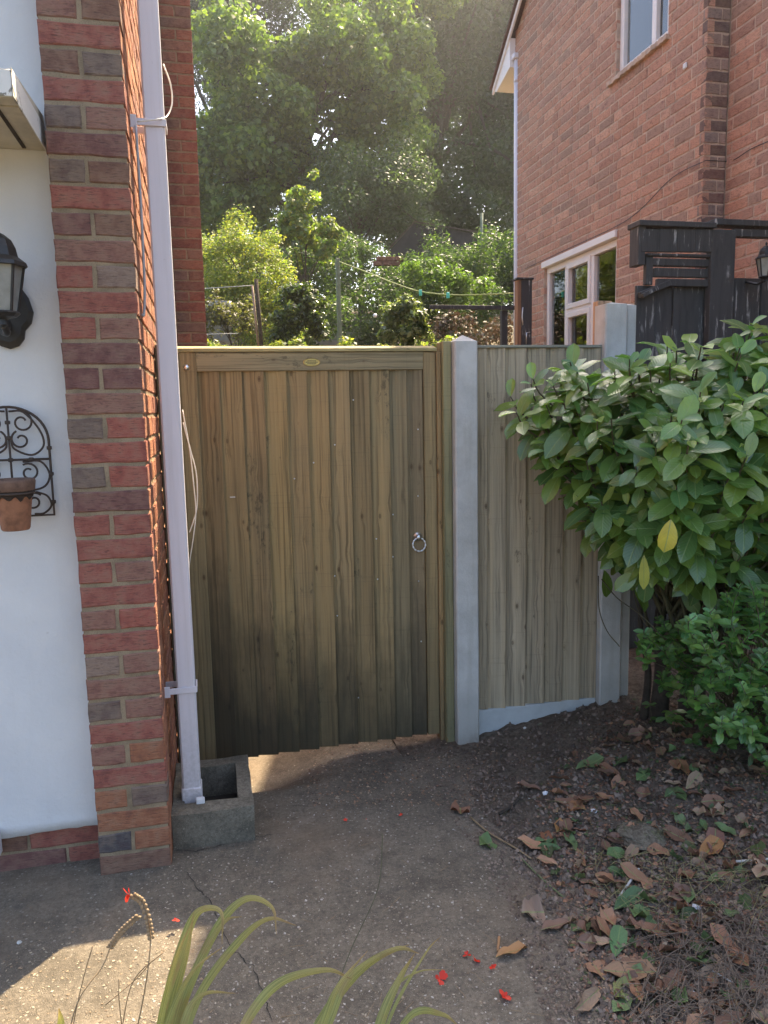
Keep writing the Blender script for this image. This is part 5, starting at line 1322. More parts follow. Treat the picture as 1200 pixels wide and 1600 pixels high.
def laurel():
    base = Vector((1.93, 2.98, 0.08))
    t = thing('laurel_bush', 'large glossy-leaved laurel bush overhanging the fence panel at the right', 'bush', base)
    poly = [(782, 635), (812, 590), (875, 566), (975, 548), (1040, 535), (1100, 535), (1150, 508), (1200, 490), (1290, 470), (1330, 620), (1330, 880), (1200, 860), (1130, 900), (1060, 905), (1000, 880), (940, 850), (880, 770), (835, 705)]
    items = []; bmS = bmesh.new(); tips = []
    r = random.Random(11); tries = 0
    while len(tips) < 310 and tries < 9000:
        tries += 1; x = r.uniform(785, 1330); y = r.uniform(465, 910)
        if not in_poly(x, y, poly): continue
        # bush body: rounded section, deeper in the middle
        k = min(1, (x-800)/260); ymin = 2.95-0.75*k*(0.6+0.4*math.sin((y-495)/410*math.pi)); Yv = r.uniform(ymin, 3.08) if r.random() < 0.45 else ymin+r.random()*0.22
        p = at(x, y, Y=Yv)
        if any((p-q).length < 0.040 for q in tips): continue
        tips.append(p)
    for p in tips:
        root = base+Vector((0, 0, 0.45))+Vector((r.uniform(-.05, .35), r.uniform(-.2, .05), r.uniform(-.1, .5)))
        d = (p-root); mid = root+d*0.6+Vector((0, 0, -0.04)); out = (d.normalized()+Vector((-0.1, -0.35, 0.45))).normalized()
        # last stretch of shoot, bending up and out
        s0 = p-out*0.12; pts = spline([root, mid, s0, p], 4)
        tube_bm(bmS, pts, [0.008-0.0055*k/(len(pts)-1) for k in range(len(pts))], 5, cap=False)
        n = r.randint(7, 10); ph = r.uniform(0, 6.28)
        side = out.orthogonal().normalized(); side2 = out.cross(side)
        for k in range(n):
            f = k/(n-1); a = ph+k*2.4
            pos = s0.lerp(p, f*1.0)-out*0.04*(1-f)
            rad_d = side*math.cos(a)+side2*math.sin(a)
            dr = (rad_d*(1.0-0.40*f) + out*(0.10+0.38*f) + Vector((0, -0.12, -0.12))).normalized()
            nm = (out*0.8 + Vector((-.1, -.35, 0.8)) + Vector((r.gauss(0, .25), r.gauss(0, .25), r.gauss(0, .25)))).normalized()
            v = 5 if f > 0.9 else r.randrange(5); sc = r.choice((r.uniform(.55, .8), r.uniform(0.85, 1.22), r.uniform(.9, 1.15)))*(0.85 if f > .8 else 1)
            c = list(r.choice(LCOL)) if r.random() > .012 else [0.24, 0.27, 0.07]; b = 1+r.uniform(-.15, .2)+(0.25 if f > 0.85 else 0)
            c = (c[0]*b, c[1]*b, c[2]*b)
            items.append((frame_mtx(pos, dr, nm, sc), c, v))
    # inner shaded hanging leaves low on the bush
    for _ in range(260):
        x, y = r.uniform(940, 1330), r.uniform(820, 1010)
        if y > 900 + (x-960)*0.3: continue
        p = at(x, y, Y=r.uniform(2.55, 3.1))
        items.append((frame_mtx(p, (r.gauss(0, .5), r.gauss(-.2, .4), -0.7), (r.gauss(0, .4), -1, .5), r.uniform(.8, 1.1)), r.choice(LCOL), r.randrange(5)))
    scatter_leaves(t, items, LV, M['laurel_set'], 298)
    yv = leaf_mesh('leaf', 0.112, 0.068, .12, .12, M['laurel'], 0.1)[0]
    p = at(1048, 812, Y=2.28)
    link('leaf', yv, None, t, mtx=frame_mtx(p, (-0.22, -0.12, -1), (-0.1, -1, 0.25)), color=(0.62, 0.50, 0.05), label='broad bright yellow leaf hanging')
    yv = leaf_mesh('leaf', 0.125, 0.040, .05, .2, M['laurel'], -0.2)[0]
    p = at(1006, 868, Y=2.45)
    link('leaf', yv, None, t, mtx=frame_mtx(p, (0.0, -0.05, -1), (-0.35, -1, 0.1)), color=(0.42, 0.42, 0.07), label='narrow yellow-green leaf hanging straight down')
    o = link('stem', bm_mesh(bmS, 'stem', True), M['stem'], t); o['kind'] = 'stuff'
    bm = bmesh.new()
    for (dx, dy, r0) in ((0, 0, 0.045), (0.10, -0.05, 0.035), (-0.06, 0.02, 0.02), (0.22, 0.02, 0.03)):
        b0 = base+Vector((dx, dy, 0)); tube_bm(bm, spline([b0, b0+Vector((0.02, 0, .25)), b0+Vector((-0.02+dx*0.4, -.03, .5)), b0+Vector((dx, -.1, .95))], 5), [r0*(1-0.045*k) for k in range(16)], 8)
    link('trunk', bm_mesh(bm, 'trunk', True), M['bark'], t)
    # bare twigs hanging by the second post
    for pts in (((935, 900), (936, 950), (948, 985), (968, 1010)), ((940, 905), (965, 935), (1000, 960), (1040, 1000)), ((985, 905), (1000, 960), (1035, 1010), (1075, 1060)), ((930, 820), (955, 832), (990, 845), (1010, 850))):
        tube('twig', spline([at(x, y, Y=2.95-0.1*k) for k, (x, y) in enumerate(pts)], 5), 0.0022, M['stem'], t, 4)
laurel()
# small-leaved shrub below
PV = [leaf_mesh('leaf', 0.052*s, 0.030*w, d, f, M['laurel'], tw, 4, 0) for s, w, d, f, tw in ((1, 1, .1, .25, 0), (.85, 1.1, .2, .15, .3), (1.15, 1, .3, .2, -.3), (.7, 1, 0, .3, .1))]
PC = [(0.13, 0.25, 0.07), (0.10, 0.20, 0.065), (0.17, 0.30, 0.075), (0.08, 0.17, 0.06)]
def privet():
    base = Vector((at(1150, 1170, Z=0.1).x, 2.62, 0.10))
    t = thing('small_leaved_shrub', 'low bright green small-leaved shrub under the laurel at the right edge', 'shrub', base)
    poly = [(1140, 905), (1200, 885), (1320, 880), (1340, 1180), (1200, 1190), (1150, 1130), (1090, 1110), (1075, 1090), (1030, 1040), (1005, 1000), (1000, 960), (1060, 950), (1110, 935)]
    bmS = bmesh.new(); items = []; r = random.Random(5); n = 0; tries = 0; tips = []
    while n < 260 and tries < 9000:
        tries += 1; x, y = r.uniform(1000, 1340), r.uniform(880, 1190)
        if not in_poly(x, y, poly): continue
        p = at(x, y, Y=r.uniform(2.15, 2.75) if x > 1080 else r.uniform(2.5, 2.8))
        if p.z < 0.13: continue
        if any((p-q).length < 0.028 for q in tips): continue
        tips.append(p); n += 1
        root = base+Vector((r.uniform(-.05, .15), r.uniform(-.1, .1), 0.05)); out = ((p-root).normalized()*0.5+Vector((r.gauss(-.1, .3), r.gauss(-.2, .3), 0.6))).normalized()
        s0 = p-out*0.07; pts = spline([root, root.lerp(s0, .55)+Vector((0, 0, .05)), s0, p], 3)
        tube_bm(bmS, pts, 0.0016, 4, cap=False)
        sd = out.orthogonal().normalized(); s2 = out.cross(sd)
        for k in range(12):
            f = k/11; a = (k % 2)*math.pi + (k//2)*1.57
            dr = ((sd*math.cos(a)+s2*math.sin(a))+out*(.3+.5*f)).normalized()
            items.append((frame_mtx(s0.lerp(p, f)-out*0.03, dr, out+Vector((0, -.2, .5)), r.uniform(.7, 1.15)*(1-.3*f)), tuple(c*r.uniform(.85, 1.15)*(1+.25*f) for c in r.choice(PC)), r.randrange(4)))
    scatter_leaves(t, items, PV, M['laurel_set'], 300)
    link('stem', bm_mesh(bmS, 'stem', True), M['stem'], t)['kind'] = 'stuff'
    return t
privet()
# trailing low shoots at the foot of the shrub
def creeper():
    r = random.Random(9); items = []
    base = Vector((1.95, 2.55, 0.12)); t = thing('trailing_weed', 'low trailing green weed spreading over the soil below the shrub', 'weed', base); bmS = bmesh.new()
    for _ in range(60):
        x, y = r.uniform(1010, 1230), r.uniform(1110, 1230)
        if y > 1130+(x-1000)*0.45: continue
        g = at(x, y, Z=0.15); z = soil_z(g.x, g.y); p = Vector((g.x, g.y, z+r.uniform(0.02, 0.12)))
        tube_bm(bmS, [Vector((g.x+.03, g.y+.02, z)), p], 0.0014, 4)
        for k in range(5):
            a = r.uniform(0, 6.28); items.append((frame_mtx(p, (math.cos(a), math.sin(a), r.uniform(-.3, .5)), (r.gauss(0, .3), r.gauss(-.2, .3), 1), r.uniform(.7, 1.2)), tuple(c*.9 for c in r.choice(PC)), r.randrange(4)))
    scatter_leaves(t, items, PV, M['laurel_set'], 0)
    link('stem', bm_mesh(bmS, 'stem', True), M['stem'], t)['kind'] = 'stuff'
creeper()

# ================================================================ GROUND LITTER
def gpos(x, y, lift=0.004):
    """point on drive or soil seen at photo pixel"""
    z = 0.0
    for _ in range(6):
        p = at(x, y, Z=z); z = gz(p.x, p.y)
    return Vector((p.x, p.y, z+lift))
def gz(x, y):
    d = drive_z(x, y)
    return max(d, soil_z(x, y)) if x > 0.8 else d
DL = [leaf_mesh('fallen_leaf', 0.105*s, 0.052*w, d, f, M['dry'], tw, 6, cu) for s, w, d, f, tw, cu in ((1, 1, -.12, .35, .3, .25), (.8, 1.05, .15, .15, -.5, .3), (.6, 1.15, -.2, .5, .7, .4), (1.0, .9, .05, .6, -.2, .35), (.45, 1.3, .1, .3, .5, .5))]
BR = [(0.30, 0.15, 0.085), (0.24, 0.12, 0.075), (0.38, 0.20, 0.115), (0.20, 0.11, 0.075), (0.36, 0.24, 0.155)]
GN = [(0.09, 0.15, 0.05), (0.12, 0.18, 0.07), (0.07, 0.12, 0.045)]
def fallen(x, y, ang, v, color, label, sc=1.0, group=None, nrm=(0, 0, 1)):
    p = gpos(x, y, 0.008); d = Vector((math.cos(ang), math.sin(ang), random.uniform(-.05, .15)))
    o = link('fallen_leaf', DL[v][0], None, None, mtx=frame_mtx(p, d, nrm, sc), color=color)
    tag(o, label, 'leaf', group)
special = [
 (775, 1500, 0.2, 3, (0.42, 0.22, 0.09), 'curled orange-brown dry leaf lying on the concrete beside the red petals', 1.0),
 (1150, 1500, 1.5, 0, (0.36, 0.18, 0.11), 'large reddish-brown leaf on the twigs at the lower right edge', 1.1),
 (1095, 1345, 0.5, 0, (0.46, 0.22, 0.08), 'orange-brown curled leaf lying over a purple-brown one by the yellow grass', 1.2),
 (1115, 1340, 0.9, 0, (0.24, 0.11, 0.08), 'purple-brown leaf half under the orange-brown leaf', 1.2),
 (940, 1520, -0.6, 0, (0.32, 0.19, 0.11), 'big crumpled tan leaf at the soil edge near the bottom', 1.35),
 (1015, 1520, 2.6, 1, (0.22, 0.11, 0.06), 'dark brown leaf touching the big crumpled tan leaf', 1.0),
 (720, 1275, 1.3, 4, (0.30, 0.13, 0.07), 'small rust-coloured leaf alone on the concrete near the fence post', 1.2),
 (900, 1205, 0.1, 0, (0.14, 0.21, 0.08), 'broad green fallen leaf on the soil below the fence panel', 1.25),
 (960, 1200, 0.7, 1, (0.08, 0.14, 0.05), 'dark green fallen leaf right of the broad green leaf', 1.2),
 (1045, 1130, 0.05, 0, (0.16, 0.16, 0.09), 'grey-green fallen leaf near the low shrub', 1.1),
 (835, 1318, 0.0, 1, (0.13, 0.20, 0.09), 'pale green fallen leaf left of the rust-brown upright leaf', 1.0),
 (862, 1330, 1.4, 3, (0.30, 0.12, 0.06), 'rust-brown curled leaf beside the pale green leaf', 1.0),
 (870, 1303, 0.4, 4, (0.50, 0.24, 0.08), 'small bright orange leaf above the rust-brown curled leaf', 1.1),
 (960, 1425, 0.3, 0, (0.07, 0.15, 0.06), 'dark green glossy leaf beside the white splinter', 1.2),
 (975, 1375, 1.2, 1, (0.08, 0.16, 0.06), 'green leaf standing up left of the white splinter', 0.9),
 (1105, 1380, -0.2, 0, (0.13, 0.19, 0.06), 'green leaf lying in the yellow grass patch', 1.3),
 (960, 1500, 0.9, 0, (0.10, 0.22, 0.08), 'bright green leaf near the big crumpled tan leaf', 1.0),
 (985, 1545, 0.2, 4, (0.22, 0.32, 0.12), 'pale torn green leaf bit beside the tan leaf', 1.3),
 (960, 1562, 0.1, 4, (0.34, 0.38, 0.12), 'yellow-green round leaf bit below the tan leaf', 1.2),
 (750, 1324, 0.3, 4, (0.12, 0.22, 0.07), 'small green leaf lying on the concrete', 1.2),
 (815, 1430, -0.1, 4, (0.34, 0.24, 0.18), 'pinkish tan leaf scrap on the concrete', 1.5),
 (1075, 1215, 1.3, 0, (0.40, 0.20, 0.10), 'tan orange leaf upright under the low shrub', 1.0),
 (1180, 1195, 0.3, 0, (0.36, 0.17, 0.08), 'orange-brown leaf at the right edge under the shrub', 1.0),
 (915, 1268, 2.2, 1, (0.42, 0.19, 0.08), 'orange leaf next to the white fragment', 0.9),
 (970, 1220, 1.9, 3, (0.24, 0.12, 0.07), 'brown curled leaf between the green leaves', 1.1)]
for s in special: fallen(*s)
r = random.Random(21)
litter_poly = [(905, 1160), (1000, 1110), (1090, 1120), (1200, 1190), (1205, 1600), (1060, 1600), (990, 1590), (925, 1545), (875, 1420), (840, 1330), (840, 1230)]
def tone(c):
    if c[1] > c[0]: return 'green' if c[1] > 0.14 else 'dark green'
    return 'dark brown' if c[0] < .15 else ('rust-brown' if c[1] < c[0]*.53 else 'tan') if c[0] > .2 else 'brown'
def where(x, y):
    marks = [((1010, 1300), 'beside the flat mossy stone'), ((925, 1268), 'near the white fragment'), ((983, 1385), 'by the white splinter'), ((862, 1330), 'near the rust-brown upright leaf'),
             ((900, 1205), 'by the broad green fallen leaf'), ((1045, 1130), 'by the grey-green leaf'), ((1100, 1345), 'near the orange-brown leaf by the straw'), ((940, 1520), 'near the big crumpled tan leaf'),
             ((1075, 1215), 'by the tan orange upright leaf'), ((1180, 1195), 'under the low shrub at the right edge'), ((1150, 1500), 'near the large reddish-brown leaf'), ((1068, 1085), 'by the stone at the laurel foot'),
             ((1180, 1290), 'at the right edge below the shrub'), ((880, 1420), 'at the edge of the bare concrete'), ((1060, 1450), 'at the top of the dark stalks'), ((1180, 1400), 'at the right edge in the straw'), ((970, 1150), 'on bare soil below the taller post')]
    return min(marks, key=lambda m: (m[0][0]-x)**2+(m[0][1]-y)**2)[1]
n = 0; seen_ = set()
while n < 270:
    x, y = r.uniform(830, 1205), r.uniform(1100, 1600)
    if not in_poly(x, y, litter_poly): continue
    green = r.random() < 0.22
    vv = r.randrange(5); kk = r.uniform(.8, 1.35); cc = tuple(c*kk for c in r.choice(GN if green else BR)); ss = r.uniform(.45, 1.05)
    sz = 'small' if ss*(.6, .5, .4, .6, .3)[vv] < .27 else ('large' if ss > .85 and vv in (0, 3) else 'medium-sized'); form = ('arched', 'drooping', 'folded', 'curled', 'short broad')[vv]
    lab_ = sz+' '+form+' '+tone(cc)+' leaf in the litter '+where(x, y)
    if lab_ in seen_: continue
    seen_.add(lab_)
    fallen(x, y, r.uniform(0, 6.28), vv, cc, sz+' '+form+' '+tone(cc)+' leaf in the litter '+where(x, y), ss,
           'green leaves in the litter' if green else 'brown leaves in the litter', (r.gauss(0, .45), r.gauss(0, .45), 1)); n += 1
# crumbs: tiny chips, soil clods and leaf bits
def crumbs(name, region, n, size, tints, mat, label, cat='litter', flat=0.35, z0=0.001):
    r = np.random.default_rng(len(name)*3+n); V, F, T = [], [], []; k = 0
    while k < n:
        x, y = r.uniform(region[0], region[2]), r.uniform(region[1], region[3])
        g = at(x, y, Z=0.05 if x > 800 else 0)
        if len(region) > 4 and not in_poly(x, y, region[4]): continue
        s = size*(0.35+r.random()**2*1.3); a = r.uniform(0, 6.28); z = gz(g.x, g.y)+z0
        c, sn = math.cos(a), math.sin(a); asp = r.uniform(.3, .9); t = np.array(tints[r.integers(0, len(tints))])*r.uniform(.7, 1.25); b = len(V)
        for (u, v, w) in ((-1, 0, 0), (0, -asp, 0), (1, 0, r.random()*flat), (0, asp, 0), (0, 0, flat)):
            V.append((g.x+(u*c-v*sn)*s, g.y+(u*sn+v*c)*s, z+w*s)); T.append(t)
        F += [(b, b+1, b+4), (b+1, b+2, b+4), (b+2, b+3, b+4), (b+3, b, b+4)]; k += 1
    o = link(name, mesh_np(name, V, F, mat, np.array(T))); tag(o, label, cat, kind='stuff')
soilpoly = [(720, 1170), (940, 1100), (1210, 1100), (1210, 1610), (960, 1610), (900, 1450), (800, 1330), (740, 1230)]
crumbs('leaf_crumbs', (730, 1100, 1210, 1610, litter_poly), 9500, 0.0080, BR+[(0.07, 0.05, 0.04), (0.35, 0.28, 0.2), (0.09, 0.13, 0.05)], M['dry_set'], 'crumbled leaf bits strewn over the soil bank', flat=0.5)
crumbs('soil_crumbs', (640, 1150, 1000, 1610, [(700, 1165), (760, 1180), (860, 1330), (930, 1440), (980, 1610), (870, 1610), (810, 1450), (740, 1330), (660, 1220), (620, 1170)]), 4200, 0.0050, [(0.18, 0.14, 0.108), (0.26, 0.20, 0.155), (0.12, 0.09, 0.07)], M['dry_set'], 'crumbs of soil spilling from the bank over the concrete edge', 'soil', flat=0.8)
crumbs('soil_clods', (700, 1090, 1210, 1610, soilpoly), 7000, 0.0085, [(0.18, 0.14, 0.108), (0.26, 0.20, 0.155), (0.12, 0.09, 0.07)], M['dry_set'], 'loose dark clods of soil below the fence', 'soil', flat=1.1)
crumbs('grit', (200, 1170, 960, 1610), 5200, 0.0035, [(0.42, 0.38, 0.30), (0.30, 0.25, 0.18), (0.5, 0.47, 0.42), (0.2, 0.15, 0.1)], M['dry_set'], 'tiny pale chips and husks scattered on the concrete', 'grit', flat=0.5)
crumbs('grit', (0, 1440, 330, 1610), 900, 0.0035, [(0.42, 0.36, 0.26), (0.30, 0.22, 0.14)], M['dry_set'], 'tiny chips scattered on the sunlit patch of concrete', 'grit', flat=0.5)
crumbs('gate_debris', (480, 1145, 780, 1260), 1500, 0.005, [(0.30, 0.18, 0.11), (0.2, 0.13, 0.085), (0.1, 0.07, 0.05), (0.4, 0.3, 0.2)], M['dry_set'], 'reddish brown debris heaped along the foot of the gate', 'debris', flat=0.8)
# dry stalks and straw
def stalks(name, polyg, n, L, rad_, mat, label, cat, lift=0.02, seed=1, dirs=None):
    r = random.Random(seed); bm = bmesh.new(); k = 0
    xs = [p[0] for p in polyg]; ys = [p[1] for p in polyg]
    while k < n:
        x, y = r.uniform(min(xs), max(xs)), r.uniform(min(ys), max(ys))
        if not in_poly(x, y, polyg): continue
        p = gpos(x, y, 0); a = r.uniform(0, 6.28) if dirs is None else r.gauss(dirs, 0.5); l = L*r.uniform(.4, 1.2)
        pts = []
        for q in range(5):
            f = q/4; xx = p.x+math.cos(a+f*r.uniform(-.5, .5))*l*(f-.5); yy = p.y+math.sin(a)*l*(f-.5)
            pts.append(Vector((xx, yy, gz(xx, yy)+0.003+lift*r.random()*(0.4+f))))
        tube_bm(bm, pts, [rad_, rad_*.9, rad_*.8, rad_*.6, rad_*.3], 4, cap=False); k += 1
    o = link(name, bm_mesh(bm, name, True), mat); tag(o, label, cat, kind='stuff')
stalks('dry_stalks', [(1030, 1450), (1210, 1420), (1210, 1610), (1000, 1610), (990, 1500)], 230, 0.17, 0.0014, simple('dead_stalk', (0.20, 0.15, 0.11), 0.8, 30, 0.4), 'tangle of dark dry stalks at the bottom right', 'stalks', 0.06, 1)
stalks('straw', [(900, 1330), (1210, 1350), (1210, 1440), (1050, 1450), (930, 1400)], 120, 0.15, 0.0010, simple('straw', (0.34, 0.29, 0.13), 0.8, 30, 0.3), 'yellowish straw and dry grass on the soil bank', 'grass', 0.03, 2)
stalks('twigs', [(740, 1180), (1000, 1150), (1200, 1300), (1200, 1600), (950, 1600), (860, 1420), (740, 1280)], 120, 0.10, 0.0013, M['stem'], 'thin twigs and bits of stem in the litter', 'twigs', 0.01, 3)
stalks('husks', [(420, 1180), (720, 1200), (900, 1450), (950, 1600), (450, 1600)], 70, 0.05, 0.0007, M['seed'], 'short dry grass stems scattered on the concrete', 'grass', 0.002, 4)
def stick(pts, r0, mat, label, cat='stick', name='stick'):
    P = [gpos(x, y, 0.008) for x, y in pts]; tag(tube(name, spline(P, 4), r0, mat, None, 6), label, cat)
stick([(968, 1405), (985, 1380), (998, 1360)], 0.004, M['chip'], 'white wood splinter lying between green leaves', 'splinter', 'splinter')
stick([(1150, 1350), (1210, 1345)], 0.0045, M['chip'], 'white stick at the right edge by the yellow grass', 'stick')
stick([(735, 1280), (765, 1305), (800, 1325), (830, 1345)], 0.003, M['seed'], 'dry brown stalk of the rust-coloured leaf crossing the soil edge', 'stalk', 'stalk')
stick([(815, 1345), (845, 1375), (880, 1405)], 0.0022, simple('green_stalk', (0.16, 0.2, 0.08), .6), 'thin pale green stalk lying on the soil edge', 'stalk', 'stalk')
stick([(780, 1275), (800, 1262), (815, 1245)], 0.006, M['bark'], 'short dark stick on the soil left of the litter', 'stick')
stick([(1095, 1510), (1120, 1525), (1145, 1540)], 0.0025, M['chip'], 'pale thin stalk on the dark tangle of stalks', 'stalk', 'stalk')
stick([(1140, 1540), (1150, 1570), (1160, 1605)], 0.004, M['seed'], 'straw-coloured thick stem at the bottom right', 'stalk', 'stalk')
stick([(778, 1490), (780, 1468)], 0.004, simple('fresh_chip', (0.42, 0.22, 0.10), .7), 'small orange wood chip beside the curled leaf', 'wood chip', 'wood_chip')
stick([(855, 1255), (1000, 1262)], 0.003, M['stem'], 'long thin twig lying across the litter', 'twig', 'twig')
def rocky(name, x, y, sx, sy, sz, mat, label, cat, sub=3, sink=0.4, amp=.25, sd=0):
    bm = bmesh.new(); bmesh.ops.create_icosphere(bm, subdivisions=sub, radius=1)
    for v in bm.verts:
        n = noise.fractal(v.co*1.3+Vector((sd, 0, 0)), .8, 2.1, 4); v.co *= 1+amp*n
        v.co = Vector((v.co.x*sx, v.co.y*sy, v.co.z*sz))
    p = gpos(x, y, 0); p.z += sz*(1-sink)-sz*0.6
    tag(link(name, bm_mesh(bm, name, False), mat, loc=p), label, cat)
rocky('stone', 1010, 1300, 0.105, 0.085, 0.022, M['rock'], 'flat mossy stone half buried in the leaf litter', 'stone', sd=1)
rocky('stone', 1068, 1085, 0.07, 0.06, 0.04, M['rock'], 'brownish stone at the foot of the laurel', 'stone', sd=2)
for i, (x, y, s, m_) in enumerate(((928, 1268, .010, 'fabric'), (852, 1240, .010, 'fabric'), (1088, 1420, .012, 'fabric'), (1083, 1548, .008, 'fabric'), (820, 1138, .007, 'chip'), (843, 1132, .012, 'rock'), (30, 1473, .006, 'chip'))):
    rocky('fragment' if m_ == 'fabric' else 'pebble', x, y, s*1.2, s, s*.8, M[m_], ['white fragment beside the orange leaf in the litter', 'grey-white fragment left of the litter on dark soil', 'bluish white fragment by the dark stalks', 'small white fragment low at the soil edge', 'small pale pebble below the gravel board', 'brown pebble below the gravel board', 'lone white pebble on the shaded concrete at the left'][i], 'fragment' if m_ == 'fabric' else 'pebble', 2, .2, .4, i)
def weed(x, y, label):
    p = gpos(x, y, 0); t = thing('weed', label, 'weed', p); items = []
    rr = random.Random(int(x)); bm = bmesh.new()
    for k in range(9):
        q = p+Vector((rr.gauss(0, .012), rr.gauss(0, .01), rr.uniform(.01, .06))); tube_bm(bm, [p, q], 0.001, 4); a = rr.uniform(0, 6.28)
        items.append((frame_mtx(q, (math.cos(a), math.sin(a), .3), (0, -.3, 1), .45), (0.07, 0.13, 0.04), rr.randrange(4)))
    scatter_leaves(t, items, PV, M['laurel_set'], 9); link('stem', bm_mesh(bm, 'stem'), M['stem'], t)
weed(957, 1088, 'tiny weed growing at the foot of the taller concrete post')

# ---- red flowers on the ground
def flower(p, s, name, label, grp=None, parent=None, up=(0, 0, 1)):
    rr = random.Random(int(p[0]*1e4) & 0xfff); V, F = [], []
    for k in range(5):
        pl = rr.uniform(.55, 1.25); a = k*1.25+rr.uniform(-.45, .45); e = rr.uniform(-.1, 1.6); d = Vector((math.cos(a), math.sin(a), e)).normalized(); sd = Vector((-math.sin(a), math.cos(a), 0)); b = len(V)
        for q in (Vector((0, 0, 0)), d*.5+sd*.34, d+sd*.16+Vector((0, 0, -.1)), d-sd*.18+Vector((0, 0, -.12)), d*.5-sd*.34): V.append(tuple(q*s*pl))
        F.append((b, b+1, b+2, b+3, b+4))
    me = mesh_np(name, V, F, M['flower'])
    R = Vector(up).to_track_quat('Z', 'Y').to_matrix().to_4x4()
    o = link(name, me, None, parent, mtx=Matrix.Translation(p) @ R)
    if label: tag(o, label, 'flower', grp)
    return o
for x, y, s, lb in ((687, 1533, .020, 'larger red fallen flower with orange centre left of the curled leaf'), (787, 1560, .019, 'red fallen flower lowest on the concrete'), (742, 1505, .016, 'crimson fallen flower left of the orange one'), (770, 1514, .013, 'small orange-red fallen flower touching the curled leaf'),
                    (730, 1495, .011, 'small crimson petal cluster farthest from the camera of the lower group'), (627, 1276, .011, 'tiny red fallen petals in the middle of the concrete, right one'), (540, 1284, .009, 'tiny red fallen petals in the middle of the concrete, left one'), (572, 1285-3, .004, 'tiny red petal speck between the two others')):
    flower(gpos(x, y, .006), s, 'fallen_flower', lb, 'red fallen flowers', up=(random.gauss(0, .4), random.gauss(-.3, .3), 1))

# ================================================================ CROCOSMIA (foreground strap leaves)
def strap(ctrl, w, parent, name='strap_leaf', mat='strap', fold=0.35, label=None, wtip=0.05):
    P = spline(ctrl, 7); V, F, UVs = [], [], []; n = len(P)-1
    L = sum((P[i+1]-P[i]).length for i in range(n)); acc = 0
    for i, p in enumerate(P):
        d = (P[min(i+1, n)]-P[max(i-1, 0)]).normalized(); s = d.cross(Vector((0.15, -1, 0.25))).normalized(); nn = s.cross(d)
        t = i/n; ww = w*0.50*(0.55+0.45*min(1, t*4))*(1-max(0, t-.45)/.55*(1-wtip))
        for k in (-1, 0, 1): V.append(tuple(p+s*k*ww*math.cos(fold)-nn*abs(k)*ww*math.sin(fold))); UVs.append((t, .5+.5*k))
        if i:
            for k in range(2): F.append((3*i-3+k, 3*i-2+k, 3*i+1+k, 3*i+k))
    return link(name, mesh_np(name, V, F, M[mat], uv=UVs, smooth=True), None, parent, label=label)
def A(x, y, d): return at(x, y, Y=d)
c1 = thing('strap_leaved_plant', 'clump of arching strap leaves with dry brown tips at the bottom left of centre', 'plant', A(255, 1690, 1.30))
strap([A(248, 1680, 1.30), A(262, 1560, 1.33), A(290, 1465, 1.36), (A(312, 1424, 1.37)), A(345, 1425, 1.36), A(347, 1475, 1.34)], .019, c1)
strap([A(262, 1680, 1.30), A(290, 1560, 1.34), A(340, 1450, 1.38), A(385, 1405, 1.40), A(425, 1418, 1.40), A(432, 1460, 1.38)], .018, c1)
strap([A(275, 1680, 1.31), A(310, 1560, 1.38), A(375, 1470, 1.43), A(420, 1436, 1.44), A(463, 1446, 1.43)], .018, c1)
strap([A(255, 1680, 1.28), A(268, 1580, 1.30), A(292, 1490, 1.31), A(303, 1425, 1.31)], .015, c1)
strap([A(270, 1690, 1.27), A(290, 1590, 1.30), A(320, 1553, 1.33), A(368, 1552, 1.34)], .013, c1, label='brown withered strap leaf')
strap([A(240, 1690, 1.28), A(250, 1600, 1.28), A(275, 1500, 1.27), A(300, 1440, 1.26)], .012, c1)
strap([A(258, 1690, 1.29), A(280, 1580, 1.33), A(318, 1490, 1.36), A(352, 1440, 1.38), A(378, 1432, 1.38)], .014, c1)
strap([A(250, 1690, 1.27), A(262, 1600, 1.28), A(300, 1520, 1.29), A(350, 1478, 1.30)], .012, c1)
c2 = thing('strap_leaved_plant', 'clump of broad green strap leaves fanning out at the bottom centre', 'plant', A(470, 1700, 1.25))
strap([A(440, 1720, 1.22), A(500, 1600, 1.30), A(560, 1520, 1.36), A(620, 1483, 1.38), A(655, 1490, 1.38)], .022, c2)
strap([A(450, 1720, 1.22), A(510, 1610, 1.28), A(545, 1530, 1.33), A(600, 1490, 1.38), A(640, 1476, 1.40)], .016, c2)
strap([A(350, 1680, 1.18), A(390, 1590, 1.24), A(440, 1535, 1.28), A(510, 1516, 1.30), A(550, 1530, 1.30)], .020, c2)
strap([A(460, 1720, 1.22), A(505, 1600, 1.26), A(530, 1540, 1.28), A(575, 1485, 1.32)], .016, c2)
c3 = thing('strap_leaved_plant', 'small clump of strap leaves with pinkish withered tip, right of the broad green clump', 'plant', A(590, 1700, 1.22))
strap([A(565, 1720, 1.22), A(595, 1600, 1.26), A(625, 1530, 1.30), A(648, 1490, 1.31)], .022, c3)
strap([A(575, 1720, 1.22), A(610, 1590, 1.27), A(665, 1490, 1.36), A(690, 1462, 1.38)], .008, c3)
strap([A(580, 1700, 1.20), A(640, 1590, 1.22), A(690, 1585, 1.24), A(718, 1604, 1.24)], .014, c3)
strap([A(585, 1700, 1.22), A(610, 1560, 1.29), A(650, 1520, 1.31), A(700, 1515, 1.31)], .006, c3)
tube('flower_stalk', spline([A(520, 1560, 1.3), A(550, 1480, 1.36), A(590, 1390, 1.42), A(597, 1320, 1.46), A(597, 1302, 1.47)], 6), .0012, M['stem'], c2, 5)
